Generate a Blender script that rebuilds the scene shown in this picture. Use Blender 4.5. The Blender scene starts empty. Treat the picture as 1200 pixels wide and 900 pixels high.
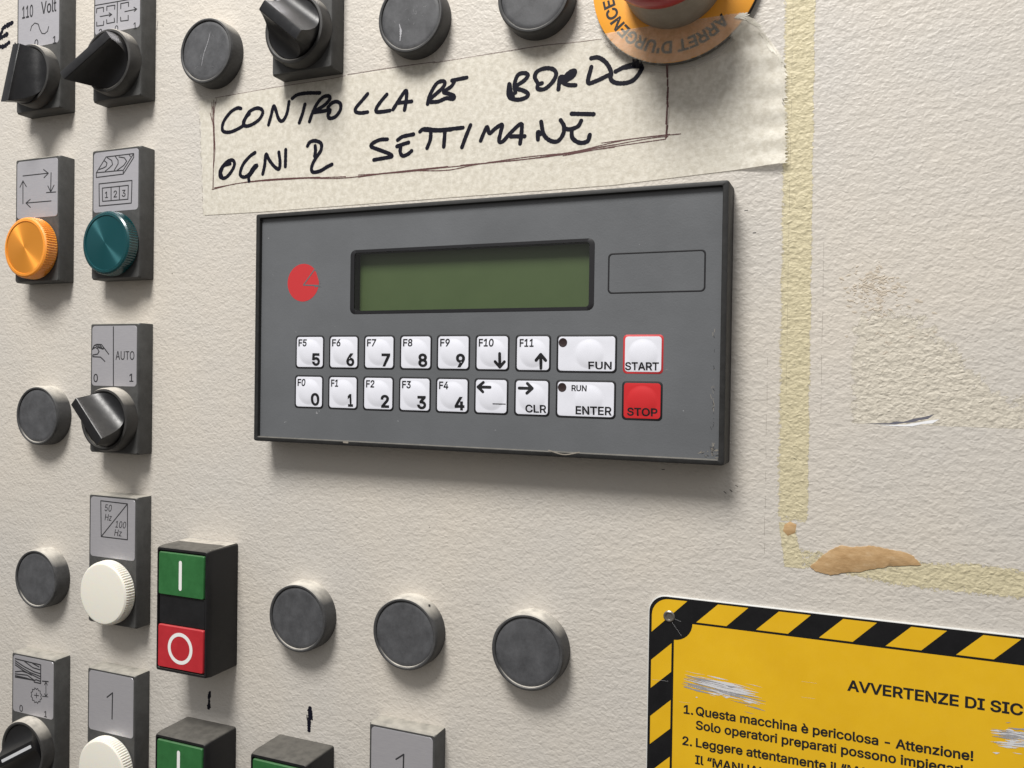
# A worn machine control cabinet front: push buttons, selector switches, an operator
# terminal, handwritten tape and a yellow warning sign.  All lengths below are in millimetres
# on the cabinet front: X to the right, Y up, H out of the sheet towards the viewer.
import bpy, bmesh, math, random
from mathutils import Matrix, Vector
from mathutils.geometry import tessellate_polygon

scene = bpy.context.scene
COL = scene.collection
MM = 0.001

# ---------------------------------------------------------------- camera
def to_world(x, y, h):
    return Vector((x * MM, -h * MM, y * MM))

cam_data = bpy.data.cameras.new("camera")
cam = bpy.data.objects.new("camera", cam_data)
COL.objects.link(cam)
cam_data.sensor_width = 36.0
cam_data.lens = 29.26
cam_data.clip_start = 0.01
cam_data.clip_end = 50.0
axes = [(0.92600945, 0.01440118, -0.37722555), (-0.01745291, 0.99983677, -0.00467288), (0.37709668, 0.01091081, 0.92610963)]
mw = Matrix.Identity(4)
for i, a in enumerate(axes):
    v = to_world(*a) / MM
    for r in range(3):
        mw[r][i] = v[r]
mw.translation = to_world(124.0332, 3.5887, 304.6125)
cam.matrix_world = mw
scene.camera = cam

# ---------------------------------------------------------------- light: a lamp above right, a dim room all round
world = bpy.data.worlds.new("World")
scene.world = world
world.use_nodes = True
wn = world.node_tree.nodes
wl = world.node_tree.links
bg = wn["Background"]
bg.inputs["Strength"].default_value = 0.70
tc = wn.new("ShaderNodeTexCoord")
sp = wn.new("ShaderNodeSeparateXYZ")
mr = wn.new("ShaderNodeMapRange")
mr.inputs["From Min"].default_value = -1.0
mr.inputs["From Max"].default_value = 1.0
cr = wn.new("ShaderNodeValToRGB")
cr.color_ramp.elements[0].color = (0.17, 0.15, 0.125, 1)
cr.color_ramp.elements[1].color = (1.25, 1.26, 1.30, 1)
e = cr.color_ramp.elements.new(0.5)
e.color = (0.305, 0.292, 0.275, 1)
wl.new(tc.outputs["Generated"], sp.inputs[0])
wl.new(sp.outputs["Z"], mr.inputs["Value"])
wl.new(mr.outputs[0], cr.inputs[0])
wl.new(cr.outputs[0], bg.inputs["Color"])

def lamp(name, loc, target, size, power, color):
    d = bpy.data.lights.new(name, "AREA")
    d.shape = "DISK"
    d.size = size
    d.energy = power
    d.color = color
    o = bpy.data.objects.new(name, d)
    COL.objects.link(o)
    o.location = to_world(*loc)
    o.rotation_euler = (to_world(*target) - to_world(*loc)).to_track_quat("-Z", "Y").to_euler()
    return o

lamp("hall_lamp", (-120, 960, 660), (-10, 0, 0), 0.41, 19.5, (1.0, 0.975, 0.935))

scene.view_settings.view_transform = "Standard"
scene.view_settings.look = "None"
scene.view_settings.exposure = 0.0
scene.view_settings.gamma = 1.0

# ---------------------------------------------------------------- lettering and traced line work (mm)
# letter outlines in thousandths of the type size, keyed by character code: advance, then closed outlines as flat x, y lists
GLYPHS = {
    32: (188, []),
    33: (196, [[67,160,63,509,132,509,128,160],[98,-4,86,-3,75,1,66,9,58,18,54,29,52,41,54,53,58,64,66,73,75,80,86,85,98,86,110,85,121,80,130,73,138,64,142,53,143,41,142,29,138,18,130,9,121,1,110,-3]]),
    39: (206, [[78,318,70,509,136,509,128,318]]),
    45: (453, [[337,244,337,188,114,188,114,244]]),
    46: (188, [[95,-4,83,-3,73,1,63,9,55,18,51,29,50,41,51,53,55,64,63,73,73,81,83,85,95,87,107,85,118,81,128,73,135,64,140,53,141,41,140,29,135,18,128,9,118,1,107,-3]]),
    48: (453, [[227,-7,191,-3,158,7,130,24,105,48,85,77,69,113,57,155,50,202,48,254,50,306,57,353,69,395,85,431,106,461,130,484,159,502,191,512,227,516,262,512,295,502,323,484,348,461,368,431,384,395,396,353,403,306,405,254,403,202,396,155,384,113,368,77,348,48,323,24,295,7,263,-3],[227,50,250,52,271,60,290,74,306,92,320,116,330,144,338,176,342,213,344,254,342,295,338,332,330,365,320,393,306,416,290,435,271,449,250,457,227,460,203,457,182,449,163,435,147,416,134,393,123,365,115,332,111,295,109,254,111,213,115,176,123,144,134,116,147,92,163,74,182,60,203,52]]),
    49: (453, [[76,0,76,55,391,55,391,0],[276,509,276,0,212,0,212,448,86,358,86,427,198,509]]),
    50: (453, [[64,0,64,47,234,229,282,282,294,298,303,312,311,327,316,341,319,356,320,371,319,389,315,405,308,419,298,431,287,441,273,449,258,455,241,458,224,460,205,458,188,454,172,447,159,438,148,427,139,413,132,398,128,381,127,362,66,362,68,391,75,418,86,442,102,464,121,482,143,496,168,507,196,513,225,516,254,513,281,507,306,497,328,482,346,465,361,445,372,423,379,398,381,372,380,354,377,336,371,318,363,299,351,280,336,259,267,180,153,60,389,57,389,0]]),
    51: (453, [[218,-7,188,-5,159,1,133,10,108,22,88,38,70,57,57,79,48,104,44,132,109,132,112,115,118,100,126,87,137,76,150,66,165,59,182,54,200,51,219,50,239,51,258,55,275,61,291,69,304,80,315,93,323,108,328,125,329,145,328,163,323,180,316,196,306,211,292,223,275,234,254,241,229,246,201,248,157,248,157,299,288,448,70,452,70,509,372,509,372,461,221,289,247,290,279,286,308,276,333,262,354,244,371,222,383,198,391,173,393,145,390,116,383,90,370,66,354,45,333,27,309,12,281,2,251,-5]]),
    52: (453, [[40,105,40,158,247,509,311,509,109,166,413,163,413,105],[282,0,282,121,282,146,282,318,343,318,343,0]]),
    53: (453, [[221,-7,192,-5,165,1,140,11,118,25,99,41,83,60,71,82,63,105,60,130,122,130,125,115,130,102,138,89,148,78,160,68,173,60,188,54,204,51,221,50,241,51,259,56,276,64,291,75,304,89,314,104,322,122,326,141,328,162,326,183,321,203,314,221,303,237,290,251,275,262,257,270,238,275,218,277,201,276,184,273,167,268,152,262,139,255,128,246,67,253,96,509,366,509,366,452,151,452,134,301,148,311,162,318,178,325,194,330,212,333,229,334,252,332,274,328,294,321,313,311,330,299,345,285,358,269,370,251,379,231,386,210,390,187,391,163,388,132,381,102,369,76,352,52,332,32,309,15,282,3,253,-4]]),
    54: (453, [[175,296,151,261,151,270,157,279,165,288],[226,-7,196,-4,168,3,142,15,119,31,100,51,84,74,73,101,66,130,64,162,65,187,71,212,80,239,93,268,112,302,137,340,252,509,322,509,175,296,184,302,196,307,208,311,221,313,235,314,265,312,291,305,316,295,337,280,355,262,370,240,380,215,387,187,389,157,387,127,379,98,368,73,352,50,333,30,310,14,284,3,257,-4],[226,48,245,50,263,55,279,63,293,73,304,86,314,101,322,119,326,137,327,157,326,178,322,196,314,213,304,228,293,241,279,251,263,259,245,264,226,265,207,264,190,259,174,252,160,241,148,229,138,214,131,197,126,179,125,158,126,138,131,119,138,102,148,86,160,73,174,63,190,55,207,50]]),
    55: (453, [[97,0,323,448,62,452,62,509,391,509,391,449,165,0]]),
    56: (453, [[226,-7,193,-5,163,1,136,11,111,25,91,42,74,62,62,84,54,109,52,135,53,156,58,176,65,195,75,212,87,228,101,241,117,252,134,260,153,265,129,276,109,289,93,308,80,330,73,354,70,380,73,405,79,429,90,450,106,469,124,485,146,498,170,508,197,514,226,516,255,514,282,508,306,498,328,485,346,469,361,450,373,429,379,405,382,380,379,354,372,330,359,308,343,289,323,276,300,267,319,260,335,252,351,241,365,228,377,212,387,195,395,176,399,156,401,135,398,109,391,84,378,62,362,42,341,25,317,11,289,1,259,-5],[226,49,248,50,267,54,285,60,300,69,313,79,323,91,331,106,335,121,337,139,335,157,330,173,322,189,312,202,298,213,283,223,265,230,247,234,226,235,206,234,187,230,169,223,154,213,140,202,130,189,122,173,117,157,115,139,117,121,121,106,129,91,139,79,152,69,167,60,185,54,205,50],[226,290,244,291,260,294,274,300,287,308,298,318,307,330,314,344,318,359,319,376,318,392,314,407,308,420,299,432,288,442,275,449,260,455,244,459,226,460,208,459,192,455,177,449,164,442,153,432,145,420,138,407,134,392,133,376,134,359,138,344,145,330,154,318,165,308,178,300,193,294,209,291]]),
    57: (453, [[277,213,301,248,302,238,295,229,287,221],[226,516,256,513,285,506,310,494,333,478,352,458,368,434,380,408,387,378,389,347,387,322,382,296,373,270,359,240,340,207,315,168,200,0,130,0,277,213,268,207,257,202,245,198,232,195,218,195,188,197,161,203,137,214,116,229,98,247,83,269,72,294,66,321,64,352,66,382,73,411,85,436,101,459,120,479,143,494,168,506,196,513],[226,460,207,459,190,454,174,446,160,435,148,423,138,407,131,390,127,372,125,352,127,331,131,313,138,295,148,280,160,268,174,257,190,250,207,245,226,243,245,245,263,249,279,257,293,267,305,280,314,295,322,312,326,330,327,350,326,371,322,390,314,407,305,422,293,435,279,446,263,454,245,459]]),
    65: (480, [[239,456,232,478,245,478],[16,0,201,509,276,509,463,0,395,0,287,302,264,372,239,456,213,371,191,302,85,0],[110,142,110,199,370,199,370,142]]),
    67: (510, [[267,-7,225,-3,186,7,150,25,119,49,92,79,70,115,53,157,44,203,40,254,44,305,53,352,70,393,92,429,119,459,150,484,186,501,225,512,267,516,293,514,317,511,340,504,362,496,383,485,402,471,419,456,435,438,448,418,459,397,467,373,473,348,408,348,404,365,397,380,389,395,380,407,369,418,357,428,344,437,330,444,315,449,300,453,284,455,267,456,237,453,209,445,184,432,161,414,141,391,125,364,113,332,106,295,103,254,106,213,113,177,125,145,141,117,161,94,184,76,210,63,237,56,267,53,284,54,300,56,315,60,330,65,344,72,357,81,369,90,380,102,389,114,397,128,404,144,408,160,473,160,467,135,459,112,448,91,435,71,420,53,402,38,383,24,363,13,341,5,317,-2,293,-6]]),
    68: (502, [[219,0,96,0,96,57,215,57,254,60,288,68,318,81,343,99,363,122,379,149,390,181,397,216,399,255,397,294,390,329,379,361,364,388,344,410,320,428,291,441,258,449,221,452,93,452,93,509,225,509,273,505,315,495,353,478,385,455,412,426,433,391,449,351,458,306,462,255,458,205,449,159,433,119,411,83,384,54,351,31,312,14,268,3],[125,509,125,0,60,0,60,509]]),
    69: (419, [[60,0,60,509,372,509,372,452,125,452,125,286,355,286,355,229,125,229,125,57,375,57,375,0]]),
    70: (410, [[60,0,60,509,369,509,369,452,125,452,125,278,346,278,346,221,125,221,125,0]]),
    71: (520, [[269,-7,225,-3,185,7,149,25,118,49,91,79,69,116,53,157,43,203,40,254,43,305,53,352,69,393,91,429,117,459,149,484,184,501,223,512,265,516,291,514,316,510,340,504,363,494,384,483,403,469,421,453,436,436,449,416,460,395,468,373,474,349,408,349,402,365,395,379,387,393,378,406,368,417,356,427,344,436,330,443,315,448,300,453,283,455,265,456,236,453,209,445,183,432,160,414,141,392,125,364,113,332,106,295,103,254,106,213,113,177,125,145,141,117,161,95,184,76,210,63,238,56,269,53,296,55,322,61,345,71,365,85,382,102,396,123,407,147,413,173,415,199,283,199,283,256,478,256,478,200,475,160,466,124,451,91,431,62,406,38,377,19,344,5,308,-4]]),
    72: (517, [[60,0,60,509,125,509,125,289,392,289,392,509,457,509,457,0,392,0,392,232,125,232,125,0]]),
    73: (300, [[31,0,31,57,118,57,118,452,31,452,31,509,269,509,269,452,183,452,183,57,269,57,269,0]]),
    76: (393, [[60,0,60,509,125,509,125,57,361,57,361,0]]),
    77: (628, [[315,73,322,49,307,49],[120,435,112,457,119,457],[60,0,60,509,152,509,277,187,287,159,299,123,311,84,315,73,318,83,330,121,342,158,352,187,476,509,568,509,568,0,504,0,504,291,504,327,505,369,506,413,507,436,498,409,482,363,467,322,456,291,342,0,286,0,170,291,159,321,145,361,129,408,120,435,120,416,121,372,122,328,122,291,122,0]]),
    78: (523, [[403,76,414,55,405,54],[120,431,108,452,119,454],[60,0,60,509,136,509,343,183,363,151,388,107,403,76,401,108,399,157,399,195,399,509,463,509,463,0,387,0,202,290,177,331,148,381,120,431,122,384,124,328,125,291,125,0]]),
    79: (533, [[267,-7,225,-3,186,7,150,25,119,49,92,79,70,115,53,157,44,203,40,254,44,305,53,352,70,393,92,429,119,459,150,484,186,501,225,512,267,516,309,512,348,501,384,484,415,459,442,429,464,393,480,352,490,305,493,254,490,203,480,157,464,115,442,79,415,49,384,25,348,7,309,-3],[267,53,296,55,324,63,349,76,372,94,392,116,408,144,420,176,428,213,430,254,428,295,420,332,408,365,392,392,372,415,349,433,324,446,296,453,267,456,237,453,210,445,184,433,161,415,142,392,125,364,113,332,106,295,103,254,106,213,113,176,125,144,142,117,161,94,184,76,210,63,237,55]]),
    80: (445, [[125,242,233,242,257,244,279,248,297,256,312,266,324,279,333,294,339,310,343,328,344,348,343,367,339,385,333,402,324,416,312,428,297,439,279,446,257,451,232,452,125,452],[125,186,109,186,109,242,125,242],[60,0,60,509,235,509,272,506,305,499,332,487,356,471,375,452,390,430,400,404,407,377,409,348,407,318,400,291,390,265,375,243,356,223,332,207,305,195,272,188,235,186,125,186,125,0]]),
    81: (533, [[245,159,313,159,369,85,384,65,468,-48,401,-48,346,27,331,46],[267,-7,225,-3,186,7,150,25,119,49,92,79,70,115,53,157,44,203,40,254,44,305,53,352,70,393,92,429,119,459,150,484,186,501,225,512,267,516,309,512,348,501,384,484,415,459,442,429,464,393,480,352,490,305,493,254,490,203,480,157,464,115,442,79,415,49,384,25,348,7,309,-3],[267,53,296,55,324,63,349,76,372,94,392,116,408,144,420,176,428,213,430,254,428,295,420,332,408,365,392,392,372,415,349,433,324,446,296,453,267,456,237,453,210,445,184,433,161,415,142,392,125,364,113,332,106,295,103,254,106,213,113,176,125,144,142,117,161,94,184,76,210,63,237,55]]),
    82: (449, [[125,255,234,255,258,256,280,260,298,267,313,276,325,287,334,300,340,316,344,333,345,352,344,371,340,389,334,405,325,419,313,430,298,440,279,446,258,451,233,452,125,452],[125,198,96,198,96,255,125,255],[60,0,60,509,236,509,273,506,305,500,333,489,356,473,376,455,390,433,401,408,407,381,409,352,407,323,401,296,390,271,376,250,356,232,333,217,305,206,273,200,236,198,125,198,125,0],[353,0,230,229,303,229,428,0]]),
    83: (447, [[224,-9,188,-7,156,-1,128,9,102,23,81,40,64,60,51,83,42,109,38,137,104,137,108,118,114,102,123,88,136,76,150,66,166,59,185,53,204,50,224,49,246,50,267,54,286,60,303,69,317,79,329,92,338,106,344,122,346,139,344,154,340,168,332,179,322,189,310,197,296,205,245,222,184,239,145,253,112,269,86,289,67,313,56,341,52,372,54,400,62,425,75,448,92,468,113,484,138,498,165,508,195,514,227,516,259,514,289,508,316,498,340,484,360,468,377,449,390,427,398,403,401,378,337,378,332,402,320,421,302,437,280,449,254,456,225,459,204,457,185,454,167,448,152,440,139,430,129,418,121,405,117,391,115,376,117,359,122,345,131,334,142,324,155,315,169,308,212,293,264,279,312,264,328,256,344,248,359,238,372,226,384,213,395,198,402,180,407,161,408,139,406,112,399,87,386,64,370,43,349,25,323,11,294,0,261,-7]]),
    84: (449, [[32,452,32,509,417,509,417,452,257,452,257,0,193,0,193,452]]),
    85: (517, [[259,-8,220,-6,186,2,154,15,126,33,103,55,85,80,71,108,63,140,60,173,60,509,124,509,124,178,126,155,132,133,141,113,153,95,169,80,187,68,208,59,232,53,259,52,285,53,309,59,331,68,349,80,364,95,377,113,385,133,391,155,393,178,393,509,457,509,457,173,454,140,446,108,433,80,414,55,391,33,363,15,332,2,297,-6]]),
    86: (480, [[241,52,248,31,235,31],[204,0,16,509,84,509,192,206,215,137,241,52,267,138,290,206,395,509,463,509,278,0]]),
    90: (438, [[323,453,341,476,348,454],[114,55,97,33,90,54],[42,0,42,46,273,385,306,431,323,453,285,452,223,452,40,452,40,509,397,509,397,462,169,129,134,81,114,55,152,57,214,57,399,57,399,0]]),
    95: (319, [[319,0,319,-56,0,-56,0,0]]),
    97: (389, [[160,-9,137,-7,115,-3,94,5,76,15,60,29,48,45,38,63,32,84,30,108,32,128,36,146,43,161,53,174,64,184,78,193,92,200,108,206,125,211,178,220,234,227,247,229,257,231,265,235,271,240,276,255,275,272,272,285,267,297,260,307,251,315,240,322,227,327,212,330,196,331,178,330,163,327,149,322,137,316,127,309,118,301,110,292,104,283,100,274,41,291,51,313,64,331,79,346,95,358,114,368,133,375,153,380,173,383,194,384,239,379,255,375,271,369,286,360,300,350,312,336,322,320,330,301,335,278,337,251,337,0,277,0,277,52,252,25,242,16,229,8,215,1,199,-4,181,-7],[170,45,192,47,211,51,228,59,242,68,254,80,263,93,270,108,274,122,276,138,276,190,259,182,231,176,200,171,175,168,134,159,122,153,112,147,103,139,97,130,93,118,92,105,93,93,96,82,102,72,109,64,119,57,130,52,142,48,156,46]]),
    99: (396, [[207,-8,174,-5,144,3,117,16,93,35,72,58,56,85,44,116,37,150,34,187,37,225,44,260,56,291,72,318,93,341,117,360,144,374,174,382,207,384,226,384,243,381,260,377,276,371,291,364,305,356,318,346,330,335,340,322,349,308,356,293,362,277,303,262,290,289,270,311,242,325,207,330,184,328,163,321,145,310,130,296,118,278,108,258,102,236,98,212,96,187,98,163,102,139,108,117,118,97,130,80,145,66,163,55,184,49,207,46,243,52,271,66,292,89,304,117,363,102,357,86,350,70,341,56,331,43,319,32,306,21,292,12,277,5,261,-1,244,-5,226,-7]]),
    101: (404, [[308,221,338,221,310,202],[96,221,308,221,304,248,298,269,288,286,277,301,263,314,246,323,227,328,205,330,183,328,164,323,146,313,131,301,119,286,109,270,102,251,97,231],[97,169,75,169,75,221,96,221,96,211,96,178],[212,-8,177,-5,145,3,117,16,92,35,72,58,56,85,44,116,37,150,34,187,36,224,44,258,55,290,71,317,91,340,115,359,142,373,172,382,205,384,226,383,246,380,266,374,285,366,303,355,319,341,334,324,347,305,357,282,365,256,370,227,371,194,371,169,97,169,98,151,102,127,110,106,121,88,135,73,151,61,169,53,190,48,212,46,227,47,241,49,254,53,265,58,276,65,285,73,294,82,300,93,306,105,365,91,358,72,348,55,335,39,320,26,302,14,283,4,261,-3,237,-7]]),
    103: (425, [[207,-151,180,-149,156,-146,134,-140,114,-132,97,-122,82,-110,70,-97,59,-84,51,-69,101,-41,122,-66,131,-74,142,-82,154,-88,169,-93,187,-96,207,-97,236,-95,261,-87,282,-75,298,-58,308,-34,311,-6,311,68,287,41,277,32,266,23,252,16,236,10,217,6,195,5,165,7,138,14,113,27,90,43,71,65,55,90,43,120,36,154,34,191,36,229,43,263,55,293,71,320,90,342,112,361,138,374,166,382,196,384,218,383,237,379,253,373,267,365,279,356,288,346,308,319,313,379,372,379,372,-9,370,-40,363,-67,350,-90,334,-109,314,-124,291,-136,265,-144,237,-149],[205,59,227,61,246,66,264,75,278,87,290,103,300,121,307,142,311,166,312,193,311,219,307,242,300,264,291,283,279,299,264,312,247,322,227,328,205,330,182,328,163,322,145,312,130,298,118,282,109,262,102,241,98,218,96,193,98,167,102,144,109,123,118,104,131,88,145,76,163,66,183,61]]),
    104: (410, [[114,314,114,287,102,287],[114,227,114,0,53,0,53,509,114,509,114,314,132,344,152,362,175,374,200,382,227,384,252,383,275,377,295,369,313,356,328,340,341,321,350,298,355,271,357,240,357,0,296,0,296,235,293,263,286,286,273,304,256,318,235,326,210,329,192,328,176,324,161,317,147,308,136,297,126,283,119,266,115,248]]),
    105: (167, [[53,0,53,379,114,379,114,0],[84,443,73,444,63,448,54,455,47,463,43,472,41,483,43,494,47,504,54,512,63,518,73,522,84,524,95,522,105,518,114,512,121,504,125,494,126,483,125,472,121,463,114,455,105,448,95,444]]),
    108: (189, [[139,-2,112,0,91,8,74,20,62,37,55,59,53,84,53,509,114,509,114,99,114,83,117,71,120,62,126,57,135,53,146,52,160,53,170,54,181,3,162,-1]]),
    109: (610, [[317,309,321,295,312,295],[53,0,53,379,112,379,112,308,122,331,132,346,144,358,158,368,172,376,187,382,203,385,219,386,245,383,268,375,287,361,303,342,314,320,317,309,326,329,337,343,350,356,364,366,381,375,398,381,417,385,437,386,458,385,478,380,497,372,514,361,529,346,541,328,550,307,555,283,557,255,557,0,496,0,496,254,493,279,485,298,473,313,456,323,438,329,419,330,402,329,387,326,374,320,363,312,353,302,345,290,340,277,336,263,335,247,335,0,274,0,274,260,272,280,265,297,253,311,238,322,220,328,199,330,185,329,171,326,158,320,145,312,135,302,126,289,119,274,115,257,114,238,114,0]]),
    110: (410, [[112,310,112,287,102,287],[114,227,114,0,53,0,53,379,112,379,112,310,116,319,132,344,152,362,175,374,200,382,227,384,252,383,275,377,295,369,313,356,328,340,341,321,350,298,355,271,357,240,357,0,296,0,296,235,293,263,286,286,273,304,256,318,235,326,210,329,192,328,176,324,161,317,147,308,136,297,126,283,119,266,115,248]]),
    111: (415, [[207,-8,174,-5,144,3,117,16,93,35,72,58,56,85,44,116,37,150,34,187,37,225,44,260,56,291,72,318,93,341,117,360,144,374,174,382,207,384,241,382,271,374,299,360,323,341,343,318,359,291,371,260,379,225,381,187,379,150,371,116,359,85,343,58,323,35,299,16,271,3,241,-5],[207,46,231,49,252,55,270,66,285,80,298,97,307,117,314,139,318,163,319,187,318,212,314,236,307,258,298,278,285,296,270,310,252,321,231,328,207,330,184,328,163,321,145,310,130,296,118,278,108,258,102,236,98,212,96,187,98,163,102,139,108,117,118,97,130,80,145,66,163,55,184,49]]),
    112: (424, [[53,-143,53,379,112,379,112,319,137,346,147,355,158,364,171,373,188,379,207,383,229,384,259,382,287,374,313,361,335,342,354,320,370,293,381,261,388,227,390,189,388,151,381,116,370,84,355,57,336,34,313,16,288,3,260,-6,229,-8,208,-7,189,-3,173,4,159,12,147,21,138,31,118,59,114,-143],[220,47,242,49,262,55,279,66,294,80,306,97,316,117,323,139,327,163,328,189,327,215,323,239,316,261,307,281,295,298,280,311,262,322,243,328,220,330,198,328,178,322,161,312,147,299,134,282,125,263,118,241,114,216,113,189,114,162,118,138,125,115,135,95,147,78,162,65,179,55,198,49]]),
    114: (259, [[53,0,53,379,112,379,112,321,124,339,137,354,152,367,171,377,191,383,213,385,229,384,243,384,243,322,230,324,207,326,190,324,174,321,159,315,146,306,135,296,126,284,119,269,115,254,114,237,114,0]]),
    115: (365, [[182,-8,157,-7,133,-3,112,3,93,12,76,24,62,38,50,54,41,73,36,94,94,107,101,87,111,72,124,60,141,52,160,47,181,45,206,47,227,53,244,62,258,74,265,88,268,103,266,115,262,126,254,136,243,144,229,150,212,155,149,170,118,180,92,192,72,208,58,227,50,249,47,274,49,295,55,314,65,332,79,347,95,360,115,370,137,378,161,383,187,384,212,383,234,379,254,372,271,363,286,352,299,339,309,324,318,308,324,290,268,277,262,291,254,304,243,316,228,325,210,331,187,333,166,331,147,326,131,317,119,305,111,292,109,277,110,264,115,253,124,243,136,235,152,229,172,223,229,209,261,200,287,187,306,171,320,153,328,131,331,107,329,85,323,65,312,47,298,31,281,18,260,6,236,-2,210,-7]]),
    116: (227, [[204,379,204,327,6,327,6,379],[65,471,126,471,126,98,127,83,130,70,136,61,144,55,156,51,170,50,185,51,202,54,213,2,192,-3,168,-4,138,-1,113,7,92,21,77,41,68,64,65,93]]),
    117: (410, [[298,70,298,92,307,92],[182,-5,158,-3,135,2,115,11,97,23,82,39,69,59,60,82,54,109,53,139,53,379,114,379,114,144,116,117,124,94,137,75,154,61,175,53,200,50,218,51,234,55,249,62,263,71,274,83,283,97,290,113,295,132,296,153,296,379,357,379,357,0,298,0,298,70,294,60,277,35,257,17,234,5,209,-3]]),
    122: (380, [[42,0,42,46,254,320,48,323,48,379,333,379,333,331,126,60,339,56,339,0]]),
    232: (404, [[308,221,338,221,310,202],[96,221,308,221,304,248,298,269,288,286,277,301,263,314,246,323,227,328,205,330,183,328,164,323,146,313,131,301,119,286,109,270,102,251,97,231],[97,169,75,169,75,221,96,221,96,211,96,178],[212,-8,177,-5,145,3,117,16,92,35,72,58,56,85,44,116,37,150,34,187,36,224,44,258,55,290,71,317,91,340,115,359,142,373,172,382,205,384,226,383,246,380,266,374,285,366,303,355,319,341,334,324,347,305,357,282,365,256,370,227,371,194,371,169,97,169,98,151,102,127,110,106,121,88,135,73,151,61,169,53,190,48,212,46,227,47,241,49,254,53,265,58,276,65,285,73,294,82,300,93,306,105,365,91,358,72,348,55,335,39,320,26,302,14,283,4,261,-3,237,-7],[180,429,114,529,182,529,230,429]]),
    8220: (300, [[52,318,104,509,151,509,121,318],[175,318,228,509,274,509,244,318]]),
    8221: (300, [[52,318,82,509,151,509,98,318],[175,318,205,509,274,509,222,318]]),
}
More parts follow.
